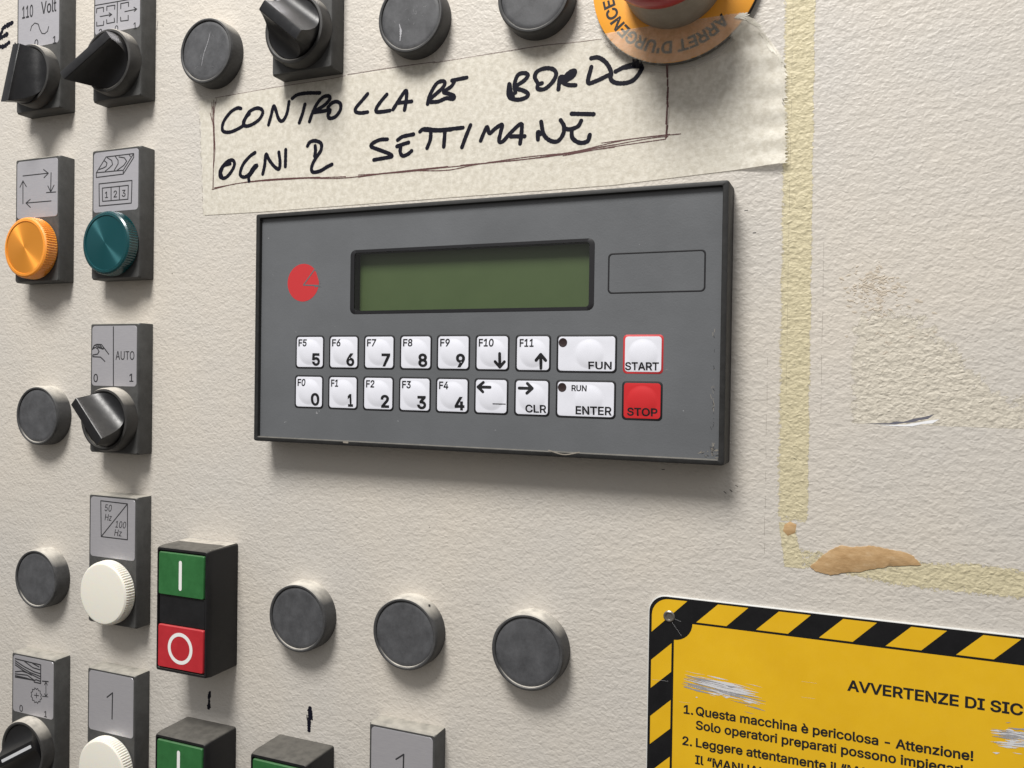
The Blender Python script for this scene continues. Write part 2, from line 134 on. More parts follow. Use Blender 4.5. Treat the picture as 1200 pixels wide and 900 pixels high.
HANDWRITING = [(1.55,[(-134.9,122.9),(-137.1,123.3),(-140.7,121.9),(-144.3,118.5),(-145.5,115.4),(-144.6,113.4),(-140.9,112.8),(-136.2,113.9),(-133.3,115.1)]),(1.55,[(-130.1,120.0),(-132.3,118.4),(-133.5,116.2),(-132.2,114.7),(-129.0,114.9),(-124.7,116.8),(-122.7,119.5),(-123.4,121.3),(-126.2,122.1),(-129.8,121.1),(-131.9,119.0)]),(1.55,[(-131.2,119.5),(-132.6,117.6),(-133.2,115.9)]),(1.55,[(-119.4,114.0),(-118.1,117.8),(-116.7,122.0),(-115.3,119.5),(-114.2,116.6),(-112.8,115.0),(-111.1,115.4),(-109.4,118.3),(-108.4,123.0)]),(1.55,[(-106.7,124.3),(-104.0,125.6),(-99.3,125.8),(-92.2,125.1)]),(1.55,[(-99.9,121.0),(-101.2,116.9),(-102.8,113.2)]),(1.55,[(-97.4,113.2),(-96.1,116.4),(-93.5,120.6),(-90.6,123.0),(-87.9,123.3),(-86.9,122.1),(-89.2,119.8),(-93.1,118.0),(-95.5,116.9)]),(1.55,[(-94.8,116.9),(-89.8,117.0),(-87.2,117.2),(-87.0,116.0)]),(1.55,[(-86.8,117.1),(-87.8,115.0),(-86.8,113.5),(-83.9,114.0),(-81.6,116.5),(-81.5,119.0),(-83.3,120.3),(-85.9,120.0),(-87.9,118.3)]),(1.55,[(-140.7,98.3),(-143.7,97.9),(-146.2,96.1),(-146.6,93.5),(-145.4,92.2),(-142.9,92.3),(-140.0,94.7),(-138.3,97.5),(-138.9,99.6),(-141.5,99.8),(-144.4,98.0),(-145.9,95.2)]),(1.55,[(-145.1,97.5),(-146.2,95.2),(-145.5,93.1)]),(1.55,[(-126.7,102.2),(-129.5,100.8),(-133.1,97.7),(-134.8,94.3),(-134.5,92.3),(-131.9,91.7),(-128.7,93.6),(-125.5,96.2),(-127.0,96.0),(-129.1,93.6),(-130.1,91.4),(-129.9,89.6)]),(1.55,[(-126.2,95.7),(-128.0,93.8),(-129.4,92.2)]),(1.55,[(-122.3,92.2),(-121.3,96.1),(-120.6,100.9),(-118.8,98.2),(-116.0,95.1),(-113.5,93.8),(-112.9,96.6),(-113.6,101.2)]),(1.55,[(-109.9,102.0),(-110.0,94.6)]),(1.55,[(-98.3,102.6),(-97.0,104.2),(-94.3,104.5),(-91.3,103.1),(-91.2,100.3),(-93.2,97.7),(-95.2,95.1),(-96.1,92.4),(-95.1,90.9),(-91.4,91.2),(-88.1,92.6),(-85.5,93.5)]),(1.55,[(-94.3,102.3),(-94.1,100.0),(-94.5,97.8)]),(1.55,[(-68.0,121.9),(-70.8,119.3),(-73.7,116.6),(-73.8,115.0),(-71.4,114.2),(-67.9,114.2)]),(1.55,[(-58.6,120.6),(-61.4,118.0),(-63.5,115.5),(-63.5,113.9),(-60.7,113.6),(-57.0,113.7)]),(1.55,[(-55.5,114.0),(-52.8,117.5),(-49.5,121.2),(-49.2,117.7),(-50.0,113.2)]),(1.55,[(-53.4,116.5),(-49.7,116.4),(-46.7,116.4)]),(1.55,[(-39.2,114.5),(-38.3,117.8),(-35.4,122.2),(-32.8,123.1),(-31.4,122.4),(-32.2,120.5),(-35.4,118.2),(-37.7,116.7)]),(1.55,[(-28.2,122.8),(-25.0,123.0),(-21.6,123.2)]),(1.55,[(-27.0,122.5),(-28.4,120.5),(-31.9,118.6),(-29.5,117.6),(-27.2,116.5),(-27.5,115.3),(-30.7,115.9),(-34.2,115.0),(-37.7,115.1)]),(1.55,[(-58.1,101.8),(-61.8,101.9),(-65.5,100.6),(-65.8,99.4),(-61.7,97.6),(-56.7,95.5),(-55.8,94.4),(-58.6,94.1),(-64.5,93.7)]),(1.55,[(-53.1,101.0),(-50.7,102.2),(-45.6,102.7)]),(1.55,[(-53.4,98.4),(-50.7,99.0),(-47.9,99.5)]),(1.55,[(-51.6,98.3),(-51.8,95.9),(-50.6,94.2),(-48.2,94.7),(-46.4,95.9)]),(1.55,[(-42.6,103.5),(-40.5,104.4),(-34.0,103.3),(-27.0,103.2),(-23.0,103.2)]),(1.55,[(-40.5,104.0),(-34.0,103.1),(-28.2,103.0)]),(1.55,[(-37.5,103.0),(-37.8,99.6),(-39.2,96.4)]),(1.55,[(-31.1,102.4),(-31.3,99.0),(-31.5,96.3)]),(1.55,[(-19.6,103.9),(-21.5,99.7),(-23.3,95.3)]),(1.55,[(-3.0,118.4),(-3.3,114.8),(-2.3,112.8),(1.1,111.8),(4.4,112.4),(5.0,113.8),(2.7,115.3),(0.0,116.2)]),(1.55,[(-0.3,114.7),(-0.7,118.1),(0.6,121.4),(2.9,122.0),(4.9,121.1),(3.6,119.2),(-0.3,117.2)]),(1.55,[(-2.7,118.1),(-2.2,115.2),(-1.3,113.3)]),(1.55,[(8.9,117.6),(7.8,119.9),(8.8,121.9),(12.0,122.7),(15.2,122.0),(16.6,120.0),(15.3,117.2),(12.1,114.8),(9.2,115.1),(9.2,116.7),(10.8,117.1)]),(1.55,[(17.6,113.9),(18.2,118.3),(19.4,118.5)]),(1.55,[(18.5,116.5),(21.6,119.7),(24.1,120.3),(23.5,118.3),(20.4,116.8),(19.5,116.4),(21.4,115.2),(24.5,114.7)]),(1.55,[(19.8,116.6),(22.3,118.7),(23.7,119.4)]),(1.55,[(30.7,120.9),(29.5,115.2),(32.9,115.4),(37.8,117.1)]),(1.55,[(30.6,124.2),(33.4,124.1),(36.5,121.7),(38.4,118.2),(38.4,115.3),(40.8,113.6),(45.0,113.3),(48.0,114.7),(50.3,118.5),(47.3,119.7),(43.8,119.3),(40.2,118.0)]),(1.55,[(43.8,119.0),(47.3,119.1),(49.7,118.7)]),(1.55,[(-15.0,97.2),(-13.6,100.3),(-12.2,102.4),(-11.2,99.8),(-8.8,101.4),(-5.8,102.7),(-6.4,99.6),(-7.0,96.3),(-5.3,96.1),(-2.0,99.2),(2.2,102.2),(2.6,99.4),(2.0,94.5)]),(1.55,[(-2.0,97.7),(3.9,97.2)]),(1.55,[(9.5,95.4),(9.4,98.4),(10.5,97.4)]),(1.55,[(10.7,102.2),(11.8,97.3),(14.4,94.6),(17.6,94.0),(19.8,96.5),(20.1,99.5),(18.7,102.0)]),(1.55,[(27.0,100.9),(25.7,98.9),(22.6,98.1),(20.4,98.6)]),(1.55,[(23.2,98.0),(23.6,94.7),(26.5,92.6),(29.6,92.9),(30.5,95.2)]),(1.55,[(23.1,104.0),(31.9,102.9)])]
PANEL_WRITING = [(1.6,[(-296.7,177.8),(-293.4,178.8),(-292.1,179.8),(-290.8,181.8),(-284.4,183.5)]),(1.6,[(-295.6,176.2),(-292.1,177.0),(-288.1,178.1)]),(1.6,[(-297.7,173.5),(-293.4,172.3),(-290.1,172.1),(-286.7,173.5)])]
PANEL_TICK = [(1.0,[(-282.1,172.5),(-281.3,169.4),(-280.0,169.2)])]
PEN_FRAME = [(0.35,[(-150.5,128.4),(-150.7,115.6),(-150.3,105.8),(-150.6,87.6)]),(0.35,[(-151.7,127.5),(-151.3,119.6),(-150.0,110.6),(-150.4,99.9),(-150.4,88.1)]),(0.35,[(-149.6,127.5),(-150.4,119.5),(-149.6,105.7),(-150.5,95.9)]),(0.35,[(-152.6,122.7),(-151.4,118.6)]),(0.35,[(-151.1,125.5),(-150.1,115.6)]),(0.4,[(-151.0,87.3),(-138.0,88.9),(-123.7,89.2),(-109.7,89.3),(-91.6,88.5)]),(0.4,[(-149.7,88.0),(-128.4,89.4),(-107.4,89.2),(-80.7,87.2),(-59.5,87.7),(-39.3,87.6)]),(0.4,[(-122.5,89.1),(-100.6,88.6),(-78.5,87.7)]),(0.4,[(-72.1,87.9),(-51.3,87.4),(-35.3,87.7),(-12.4,88.0),(7.7,88.3),(40.2,90.6)]),(0.4,[(-45.2,87.6),(-29.5,86.6),(-16.1,87.9),(5.9,89.0),(23.4,89.1),(40.2,89.7)]),(0.4,[(-23.7,88.1),(-8.7,88.1),(11.2,88.3),(26.8,89.1)]),(0.4,[(-72.1,87.0),(-53.3,87.8),(-29.5,88.1)]),(0.35,[(19.9,88.9),(35.2,90.1),(53.1,91.7),(60.3,91.8)]),(0.35,[(19.9,88.2),(38.5,89.8),(59.5,90.9)]),(0.35,[(25.1,89.4),(45.1,92.0),(64.9,92.3)]),(0.35,[(35.2,91.7),(47.5,92.2),(61.0,92.5)]),(0.7,[(60.1,116.7),(59.8,113.6)]),(0.7,[(59.9,112.5),(59.9,110.5)]),(0.7,[(60.1,109.7),(59.9,105.1),(60.1,102.7)]),(0.7,[(59.9,102.3),(59.7,96.5)]),(0.7,[(60.0,95.7),(59.6,91.4)]),(0.3,[(60.6,117.0),(59.9,91.4)]),(0.18,[(-149.7,129.4),(-114.9,130.3),(-90.0,130.5),(-79.1,131.0)]),(0.18,[(-149.0,129.0),(-149.2,126.3)]),(0.18,[(-78.1,131.3),(-60.1,131.6),(-36.0,131.4)]),(0.18,[(-37.0,131.0),(-16.8,131.3),(9.6,131.7),(23.6,131.1),(34.5,131.0)])]
ICONS = {'v110':[(0.4,[(-5.53,24.38),(-4.8,26.41),(-2.56,27.68),(-0.05,26.78),(0.98,24.16),(2.49,21.83),(4.48,21.38),(6.44,22.33),(7.16,24.51)])],'push':[(0.4,[(-14.41,30.17),(0.68,29.78),(13.82,29.58)]),(0.4,[(0.13,29.86),(0.02,19.79)]),(0.4,[(-13.32,26.46),(-13.18,28.5),(-8.78,28.42),(-8.75,26.36)]),(0.4,[(-6.61,26.62),(-6.63,28.56),(-1.42,28.35),(-1.63,26.46)]),(0.4,[(-13.1,22.0),(-13.08,20.11),(-8.68,19.88),(-8.54,21.8)]),(0.4,[(-6.72,22.24),(-6.53,20.34),(-1.56,20.32),(-1.82,22.22)]),(0.4,[(-10.89,24.33),(-3.57,24.24)]),(0.4,[(-5.17,25.24),(-3.42,24.21),(-4.99,23.57)]),(0.4,[(2.29,26.15),(2.26,28.48),(7.15,28.42),(7.18,26.45)]),(0.4,[(2.18,22.1),(2.36,20.21),(7.03,19.93),(7.0,22.25)]),(0.4,[(4.88,24.31),(11.97,24.39)]),(0.4,[(10.58,25.47),(12.28,24.4),(10.83,23.59)])],'cycle':[(0.4,[(-10.08,37.33),(7.51,37.35)]),(0.4,[(4.52,39.38),(7.8,37.33),(4.86,35.33)]),(0.4,[(9.72,37.39),(9.54,27.92)]),(0.4,[(7.58,31.01),(9.54,27.92),(11.85,31.12)]),(0.4,[(6.58,27.8),(13.07,27.67)]),(0.4,[(9.88,23.46),(-7.78,23.55)]),(0.4,[(-4.77,25.17),(-7.78,23.55),(-4.57,21.2)]),(0.4,[(-9.92,23.36),(-10.05,34.86)]),(0.4,[(-12.15,31.79),(-10.05,34.86),(-7.57,31.78)])],'wood':[(0.4,[(-12.49,35.02),(-6.21,42.06),(11.27,42.18),(4.78,34.88),(-12.49,35.02)]),(0.4,[(-12.49,35.02),(-12.46,32.76),(4.8,33.06),(11.3,40.37),(11.27,42.18)]),(0.4,[(4.78,34.88),(4.8,33.06)]),(0.4,[(-7.29,40.32),(-5.62,39.16),(-6.15,37.58),(-8.07,36.92),(-10.56,36.5)]),(0.4,[(-5.37,41.59),(-2.62,40.13),(-2.05,38.06),(-4.22,36.61),(-6.67,35.38)]),(0.4,[(-0.46,41.98),(1.47,39.79),(1.49,38.17),(-0.92,35.33)]),(0.4,[(1.99,41.37),(5.51,40.66),(6.88,38.94),(5.02,37.08),(0.99,35.18)]),(0.4,[(8.45,42.02),(9.26,40.95)]),(0.4,[(-10.64,29.55),(10.36,29.63),(10.07,19.01),(-10.34,18.89),(-10.64,29.55)]),(0.4,[(-8.51,27.36),(8.09,27.5),(7.91,20.96),(-8.26,21.01),(-8.51,27.36)]),(0.4,[(-2.84,27.36),(-2.77,21.06)]),(0.4,[(2.44,27.47),(2.52,21.03)])],'hand':[(0.45,[(-13.97,33.28),(-12.87,35.14),(-11.21,35.75),(-8.15,35.63),(-5.91,33.5),(-3.4,31.05)]),(0.45,[(-13.14,33.69),(-12.3,34.31),(-10.62,33.7),(-9.66,32.26),(-10.59,31.03),(-13.66,30.6),(-13.65,29.78),(-8.63,29.6),(-7.23,28.58),(-5.84,27.57)]),(0.45,[(-11.76,35.14),(-10.35,34.23),(-7.01,33.42)]),(0.45,[(-10.64,35.34),(-9.24,34.32),(-6.74,33.7)]),(0.45,[(-9.53,35.55),(-8.13,34.52)]),(0.45,[(-0.55,44.09),(-0.2,16.0)])],'hz':[(0.4,[(-7.65,42.9),(9.43,42.58),(9.64,25.59),(-7.16,25.65),(-7.65,42.9)]),(0.4,[(-7.16,25.65),(9.43,42.58)])],'saw':[(0.5,[(-12.82,42.62),(5.33,42.1),(5.44,32.79),(0.88,32.78),(0.87,33.68),(-12.72,33.3)]),(0.5,[(-12.81,41.57),(-6.05,39.4),(0.82,37.97),(5.38,37.62)]),(0.5,[(-12.8,40.51),(-8.01,38.76),(-2.09,37.19),(5.4,36.24)]),(0.5,[(-12.79,39.46),(-7.01,37.51),(-1.1,35.95)]),(0.5,[(-6.08,42.18),(-0.17,39.91),(4.68,39.58)]),(0.5,[(-0.2,41.99),(4.19,40.89)]),(0.5,[(-12.75,35.96),(-7.99,37.02),(-2.09,36.5),(4.74,35.1)]),(0.5,[(-12.74,34.91),(-4.04,35.51),(0.87,33.68)]),(0.5,[(-12.73,34.0),(-5.0,33.97),(0.88,33.48)]),(0.5,[(0.87,33.68),(2.33,34.18),(5.43,33.82)]),(0.5,[(6.68,34.15),(10.7,34.49)]),(0.3,[(9.08,34.04),(9.16,26.96)]),(0.3,[(8.04,32.5),(9.08,34.04),(10.15,32.69)]),(0.3,[(8.09,28.03),(9.16,26.82),(10.2,28.23)]),(0.3,[(6.76,26.58),(10.6,26.85)]),(0.3,[(0.96,26.21),(4.06,26.42)]),(0.3,[(2.5,27.49),(2.53,25.07)])],'one':[(0.55,[(-2.43,33.04),(1.06,35.65),(0.88,23.14)])]}

OUTLINES = {}
for code, (advance, outlines) in GLYPHS.items():
    OUTLINES[chr(code)] = (advance / 1000.0, [[(f[k] / 1000.0, f[k + 1] / 1000.0) for k in range(0, len(f), 2)] for f in outlines])
CAP = max(y for p in OUTLINES["H"][1] for x, y in p)

# ---------------------------------------------------------------- scene helpers
def link(o, parent=None):
    COL.objects.link(o)
    if parent is not None:
        o.parent = parent
    return o

def thing(name, label, category, x, y, group=None, h=0.0, turn=0.0):
    """An Empty at the base of a thing; its parts hang below it."""
    o = bpy.data.objects.new(name, None)
    o.empty_display_size = 0.01
    link(o)
    o.location = to_world(x, y, h)
    o.rotation_euler = (0, math.radians(-turn), 0)
    tag(o, label, category, group)
    return o

def tag(o, label, category, group=None):
    o["label"] = label
    o["category"] = category
    if group:
        o["group"] = group
    return o

def kids(o):
    return [c for c in bpy.data.objects if c.parent == o]

def copy_tree(o, parent=None):
    c = o.copy()
    COL.objects.link(c)
    if parent is not None:
        c.parent = parent
    for k in kids(o):
        copy_tree(k, c)
    return c

def build(name, bm, mat, parent=None, angle=38.0, bevel=0.0, label=None):
    """Link a bmesh drawn in (X, Y, H) millimetres as one mesh object."""
    if bevel > 0:
        bmesh.ops.remove_doubles(bm, verts=bm.verts, dist=1e-4)
        ed = [q for q in bm.edges if len(q.link_faces) == 2 and q.calc_face_angle(0) > math.radians(50)]
        bmesh.ops.bevel(bm, geom=ed, offset=bevel, segments=3, profile=0.5, affect="EDGES", clamp_overlap=True)
    for v in bm.verts:
        x, y, h = v.co
        v.co = (x * MM, -h * MM, y * MM)
    me = bpy.data.meshes.new(name)
    bm.to_mesh(me)
    bm.free()
    for p in me.polygons:
        p.use_smooth = True
    me.set_sharp_from_angle(angle=math.radians(angle))
    me.materials.append(mat)
    o = bpy.data.objects.new(name, me)
    link(o, parent)
    if label:
        o["label"] = label
    return o

def rrect(w, h, r, cx=0.0, cy=0.0, seg=6):
    pts = []
    for sx, sy, a0 in ((1, -1, -90), (1, 1, 0), (-1, 1, 90), (-1, -1, 180)):
        ox, oy = cx + sx * (w / 2 - r), cy + sy * (h / 2 - r)
        for k in range(seg + 1):
            a = math.radians(a0 + 90.0 * k / seg)
            pts.append((ox + r * math.cos(a), oy + r * math.sin(a)))
    return pts

def circle(r, cx=0.0, cy=0.0, n=64, a0=0.0):
    return [(cx + r * math.cos(a0 + 2 * math.pi * k / n), cy + r * math.sin(a0 + 2 * math.pi * k / n)) for k in range(n)]

def loft(bm, rings, close=True, cap_last=True, cap_first=False):
    """rings: list of (outline, h); outlines run counter-clockwise with equal counts, from base outwards to front."""
    vs = []
    for pts, h in rings:
        if callable(h):
            vs.append([bm.verts.new((x, y, h(x, y))) for x, y in pts])
        else:
            vs.append([bm.verts.new((x, y, h)) for x, y in pts])
    for a, b in zip(vs, vs[1:]):
        n = len(a)
        for i in range(n):
            j = (i + 1) % n
            bm.faces.new((a[i], a[j], b[j], b[i]))
    if cap_last:
        bm.faces.new(vs[-1])
    if cap_first:
        bm.faces.new(list(reversed(vs[0])))
    return vs

def lathe(bm, profile, n=72, cx=0.0, cy=0.0, cap=True, ripple=None):
    rings = []
    for i, (r, h) in enumerate(profile):
        if ripple and ripple[0] <= i <= ripple[1]:
            pts = [(cx + (r + (ripple[2] if k % 2 else 0)) * math.cos(2 * math.pi * k / n), cy + (r + (ripple[2] if k % 2 else 0)) * math.sin(2 * math.pi * k / n)) for k in range(n)]
        else:
            pts = circle(r, cx, cy, n)
        rings.append((pts, h))
    return loft(bm, rings, cap_last=cap)

def prism(bm, pts, h0, h1):
    loft(bm, [(pts, h0), (pts, h1)])

def sheet(bm, pts, h):
    """A flat filled outline, facing the viewer."""
    tris = tessellate_polygon([[Vector((x, y, 0)) for x, y in pts]])
    vs = [bm.verts.new((x, y, h)) for x, y in pts]
    for t in tris:
        a, b, c = (pts[i] for i in t)
        if (b[0] - a[0]) * (c[1] - a[1]) - (b[1] - a[1]) * (c[0] - a[0]) < 0:
            t = (t[0], t[2], t[1])
        try:
            bm.faces.new([vs[i] for i in t])
        except ValueError:
            pass

def spline(pts, step=0.35):
    if len(pts) < 3:
        p, q = pts
        n = max(2, int(math.dist(p, q) / step))
        return [(p[0] + (q[0] - p[0]) * k / n, p[1] + (q[1] - p[1]) * k / n) for k in range(n + 1)]
    out = []
    P = [(2 * pts[0][0] - pts[1][0], 2 * pts[0][1] - pts[1][1])] + list(pts) + [(2 * pts[-1][0] - pts[-2][0], 2 * pts[-1][1] - pts[-2][1])]
    for i in range(1, len(P) - 2):
        a, b, c, d = P[i - 1:i + 3]
        n = max(2, int(math.dist(b, c) / step))
        for k in range(n):
            t = k / n
            out.append(tuple(0.5 * (2 * b[m] + (c[m] - a[m]) * t + (2 * a[m] - 5 * b[m] + 4 * c[m] - d[m]) * t * t + (3 * b[m] - a[m] - 3 * c[m] + d[m]) * t ** 3) for m in (0, 1)))
    out.append(pts[-1])
    return out

STROKE_LIFT = [0.0]
def stroke(bm, pts, width, h, smooth=False, jitter=0.0, rng=random, hfun=None, taper=0.0):
    """A pen or print line of the given width with round ends."""
    STROKE_LIFT[0] = (STROKE_LIFT[0] + 0.004) % 0.02
    h += STROKE_LIFT[0]
    if smooth:
        P = spline(pts)
        segs = [P]
    else:
        segs = [[a, b] for a, b in zip(pts, pts[1:])]
    w0 = width / 2
    for si, P in enumerate(segs):
        L, R = [], []
        n = len(P)
        for i, (x, y) in enumerate(P):
            ax, ay = P[max(0, i - 1)]
            bx, by = P[min(n - 1, i + 1)]
            d = math.hypot(bx - ax, by - ay) or 1.0
            nx, ny = -(by - ay) / d, (bx - ax) / d
            w = w0 * (1 + jitter * rng.uniform(-1, 1))
            if taper:
                w *= 1 - taper * abs(2 * i / max(1, n - 1) - 1)
            hh = h + 0.0015 * (i % 2) + 0.002 * (si % 3)
            f = hfun or (lambda x, y: 0.0)
            L.append(bm.verts.new((x + nx * w, y + ny * w, hh + f(x + nx * w, y + ny * w))))
            R.append(bm.verts.new((x - nx * w, y - ny * w, hh + f(x - nx * w, y - ny * w))))
        for i in range(n - 1):
            bm.faces.new((R[i], R[i + 1], L[i + 1], L[i]))
        if taper:
            continue
        for end, (x, y), other in ((0, P[0], P[1]), (1, P[-1], P[-2])):
            f = hfun or (lambda x, y: 0.0)
            a0 = math.atan2(y - other[1], x - other[0])
            a, b = (L[0], R[0]) if end == 0 else (R[-1], L[-1])
            arc = [bm.verts.new((x + w0 * math.cos(a0 + t), y + w0 * math.sin(a0 + t), h + 0.001 + f(x, y))) for t in (-1.05, -0.5, 0, 0.5, 1.05)]
            try:
                bm.faces.new([a] + arc + [b])
            except ValueError:
                pass

def grow(pts, d):
    n = len(pts)
    out = []
    for i in range(n):
        ax, ay = pts[i - 1]
        x, y = pts[i]
        bx, by = pts[(i + 1) % n]
        l1 = math.hypot(x - ax, y - ay) or 1
        l2 = math.hypot(bx - x, by - y) or 1
        n1 = (-(y - ay) / l1, (x - ax) / l1)
        n2 = (-(by - y) / l2, (bx - x) / l2)
        mx, my = n1[0] + n2[0], n1[1] + n2[1]
        q = mx * mx + my * my
        if q < 0.4:
            mx, my = n1
            q = 2
        out.append((x + mx * 2 * d / q, y + my * 2 * d / q))
    return out

def text_width(s, scale, track=0.0):
    return sum(OUTLINES[c][0] + track for c in s) * scale

FILLED = {}
def signed_area(p):
    return sum(p[k - 1][0] * p[k][1] - p[k][0] * p[k - 1][1] for k in range(len(p))) / 2

def inside(q, p):
    r = False
    for k in range(len(p)):
        (x0, y0), (x1, y1) = p[k - 1], p[k]
        if (y0 > q[1]) != (y1 > q[1]) and q[0] < (x1 - x0) * (q[1] - y0) / (y1 - y0) + x0:
            r = not r
    return r

def merge_close(p, d=0.007):
    out = []
    for q in p:
        if out and math.dist(q, out[-1]) < d:
            out[-1] = ((q[0] + out[-1][0]) / 2, (q[1] + out[-1][1]) / 2)
        else:
            out.append(q)
    if len(out) > 3 and math.dist(out[0], out[-1]) < d:
        out.pop()
    return out

def glyph_fill(c, bold):
    """Filled letter as (points, faces); strokes drawn as separate outlines lie one above the other."""
    if (c, bold) in FILLED:
        return FILLED[(c, bold)]
    outlines = [merge_close(p) for p in OUTLINES[c][1]]
    holes = [p for p in outlines if signed_area(p) > 0]
    pts, faces = [], []
    for layer, outer in enumerate([p for p in outlines if signed_area(p) <= 0]):
        cu = bpy.data.curves.new("letter", "CURVE")
        cu.dimensions = "2D"
        cu.fill_mode = "FRONT"
        for p in [outer] + [q for q in holes if inside(q[0], outer)]:
            p = [(x + 0.0002 * math.sin(k * 2.3 + x * 90), y + 0.0002 * math.cos(k * 1.7)) for k, (x, y) in enumerate(p)]
            p = grow(p, bold) if bold else p
            s = cu.splines.new("POLY")
            s.points.add(len(p) - 1)
            for q, (x, y) in zip(s.points, p):
                q.co = (x, y, 0, 1)
            s.use_cyclic_u = True
        o = bpy.data.objects.new("letter", cu)
        COL.objects.link(o)
        me = o.evaluated_get(bpy.context.evaluated_depsgraph_get()).to_mesh()
        n0 = len(pts)
        pts += [(v.co.x, v.co.y, layer * 0.008) for v in me.vertices]
        for f in me.polygons:
            t = [n0 + q for q in f.vertices]
            area = sum(pts[t[q - 1]][0] * pts[t[q]][1] - pts[t[q]][0] * pts[t[q - 1]][1] for q in range(len(t)))
            faces.append(t if area > 0 else t[::-1])
        bpy.data.objects.remove(o)
        bpy.data.curves.remove(cu)
    FILLED[(c, bold)] = (pts, faces)
    return FILLED[(c, bold)]

def letters(bm, s, x, y, cap, h, width=None, bold=0.0, align="l", track=0.0, slant=0.0, place=None):
    """Lettering with its baseline at y; cap is the capital height in mm; width squeezes the line to fit."""
    k = cap / (CAP + 2 * bold)
    y += bold * k
    w = text_width(s, k, track)
    kx = k * (width / w) if width else k
    w = width or w
    x0 = x - (w if align == "r" else w / 2 if align == "c" else 0)
    for c in s:
        adv, polys = OUTLINES[c]
        if polys:
            fv, ff = glyph_fill(c, bold)
            vs = []
            for a, b_, lift in fv:
                px, py = x0 + (a + slant * b_) * kx, y + b_ * k
                if place:
                    px, py = place(px, py)
                vs.append(bm.verts.new((px, py, h + lift)))
            for t in ff:
                try:
                    bm.faces.new([vs[i] for i in t])
                except ValueError:
                    pass
        x0 += (adv + track) * kx

# ---------------------------------------------------------------- materials
def new_mat(name, color, rough=0.5, metallic=0.0, spec=0.5, coat=0.0):
    m = bpy.data.materials.new(name)
    m.use_nodes = True
    b = m.node_tree.nodes["Principled BSDF"]
    b.inputs["Base Color"].default_value = (*color, 1)
    b.inputs["Roughness"].default_value = rough
    b.inputs["Metallic"].default_value = metallic
    b.inputs["Specular IOR Level"].default_value = spec
    b.inputs["Coat Weight"].default_value = coat
    b.inputs["Coat Roughness"].default_value = 0.12
    return m

class Nodes:
    def __init__(self, m):
        self.n, self.l = m.node_tree.nodes, m.node_tree.links
        self.b = self.n["Principled BSDF"]
    def add(self, t, **kw):
        o = self.n.new(t)
        for k, v in kw.items():
            if k in o.inputs:
                o.inputs[k].default_value = v
            else:
                setattr(o, k, v)
        return o
    def pos(self, scale=(1, 1, 1)):
        g = self.add("ShaderNodeNewGeometry")
        mp = self.add("ShaderNodeMapping")
        mp.inputs["Scale"].default_value = scale
        self.l.new(g.outputs["Position"], mp.inputs["Vector"])
        return mp.outputs[0]
    def noise(self, vec, scale, detail=3.0, rough=0.55, dist=0.0):
        o = self.add("ShaderNodeTexNoise")
        o.inputs["Scale"].default_value = scale
        o.inputs["Detail"].default_value = detail
        o.inputs["Roughness"].default_value = rough
        o.inputs["Distortion"].default_value = dist
        self.l.new(vec, o.inputs["Vector"])
        return o.outputs["Fac"]
    def ramp(self, fac, stops):
        o = self.add("ShaderNodeValToRGB")
        els = o.color_ramp.elements
        while len(els) < len(stops):
            els.new(0.5)
        for e_, (p, c) in zip(els, stops):
            e_.position = p
            e_.color = (*c, 1) if len(c) == 3 else c
        self.l.new(fac, o.inputs[0])
        return o.outputs[0]
    def mix(self, fac, a, b):
        o = self.add("ShaderNodeMix", data_type="RGBA")
        for s, v in ((o.inputs[0], fac), (o.inputs[6], a), (o.inputs[7], b)):
            if hasattr(v, "links"):
                self.l.new(v, s)
            elif isinstance(v, (int, float)):
                s.default_value = v
            else:
                s.default_value = (*v, 1)
        return o.outputs[2]
    def math(self, op, a, b=0.0, clamp=False):
        o = self.add("ShaderNodeMath", operation=op, use_clamp=clamp)
        for s, v in ((o.inputs[0], a), (o.inputs[1], b)):
            if hasattr(v, "links"):
                self.l.new(v, s)
            else:
                s.default_value = v
        return o.outputs[0]
    def bump(self, height, strength, dist):
        o = self.add("ShaderNodeBump")
        o.inputs["Strength"].default_value = strength
        o.inputs["Distance"].default_value = dist
        self.l.new(height, o.inputs["Height"])
        self.l.new(o.outputs[0], self.b.inputs["Normal"])
        return o

def orange_peel(N):
    """Height of the wrinkled stove enamel; every sheet stuck thinly on the cabinet shares it."""
    v = N.pos((0.85, 1, 1.1))
    wob = N.add("ShaderNodeTexNoise")
    wob.inputs["Scale"].default_value = 480
    wob.inputs["Detail"].default_value = 1.0
    N.l.new(v, wob.inputs["Vector"])
    vm = N.add("ShaderNodeVectorMath", operation="MULTIPLY_ADD")
    vm.inputs[1].default_value = (0.0032, 0.0032, 0.0032)
    N.l.new(wob.outputs["Color"], vm.inputs[0])
    N.l.new(v, vm.inputs[2])
    vo = N.add("ShaderNodeTexVoronoi", feature="SMOOTH_F1")
    vo.inputs["Scale"].default_value = 570
    vo.inputs["Smoothness"].default_value = 0.7
    N.l.new(vm.outputs[0], vo.inputs["Vector"])
    fine = N.noise(v, 900, 1.5, 0.5, 0.3)
    big = N.noise(v, 190, 1.0, 0.4, 0.2)
    a = N.math("ADD", N.math("MULTIPLY", vo.outputs["Distance"], -0.55), N.math("MULTIPLY", fine, 0.38))
    return N.math("ADD", a, N.math("MULTIPLY", big, 0.55))

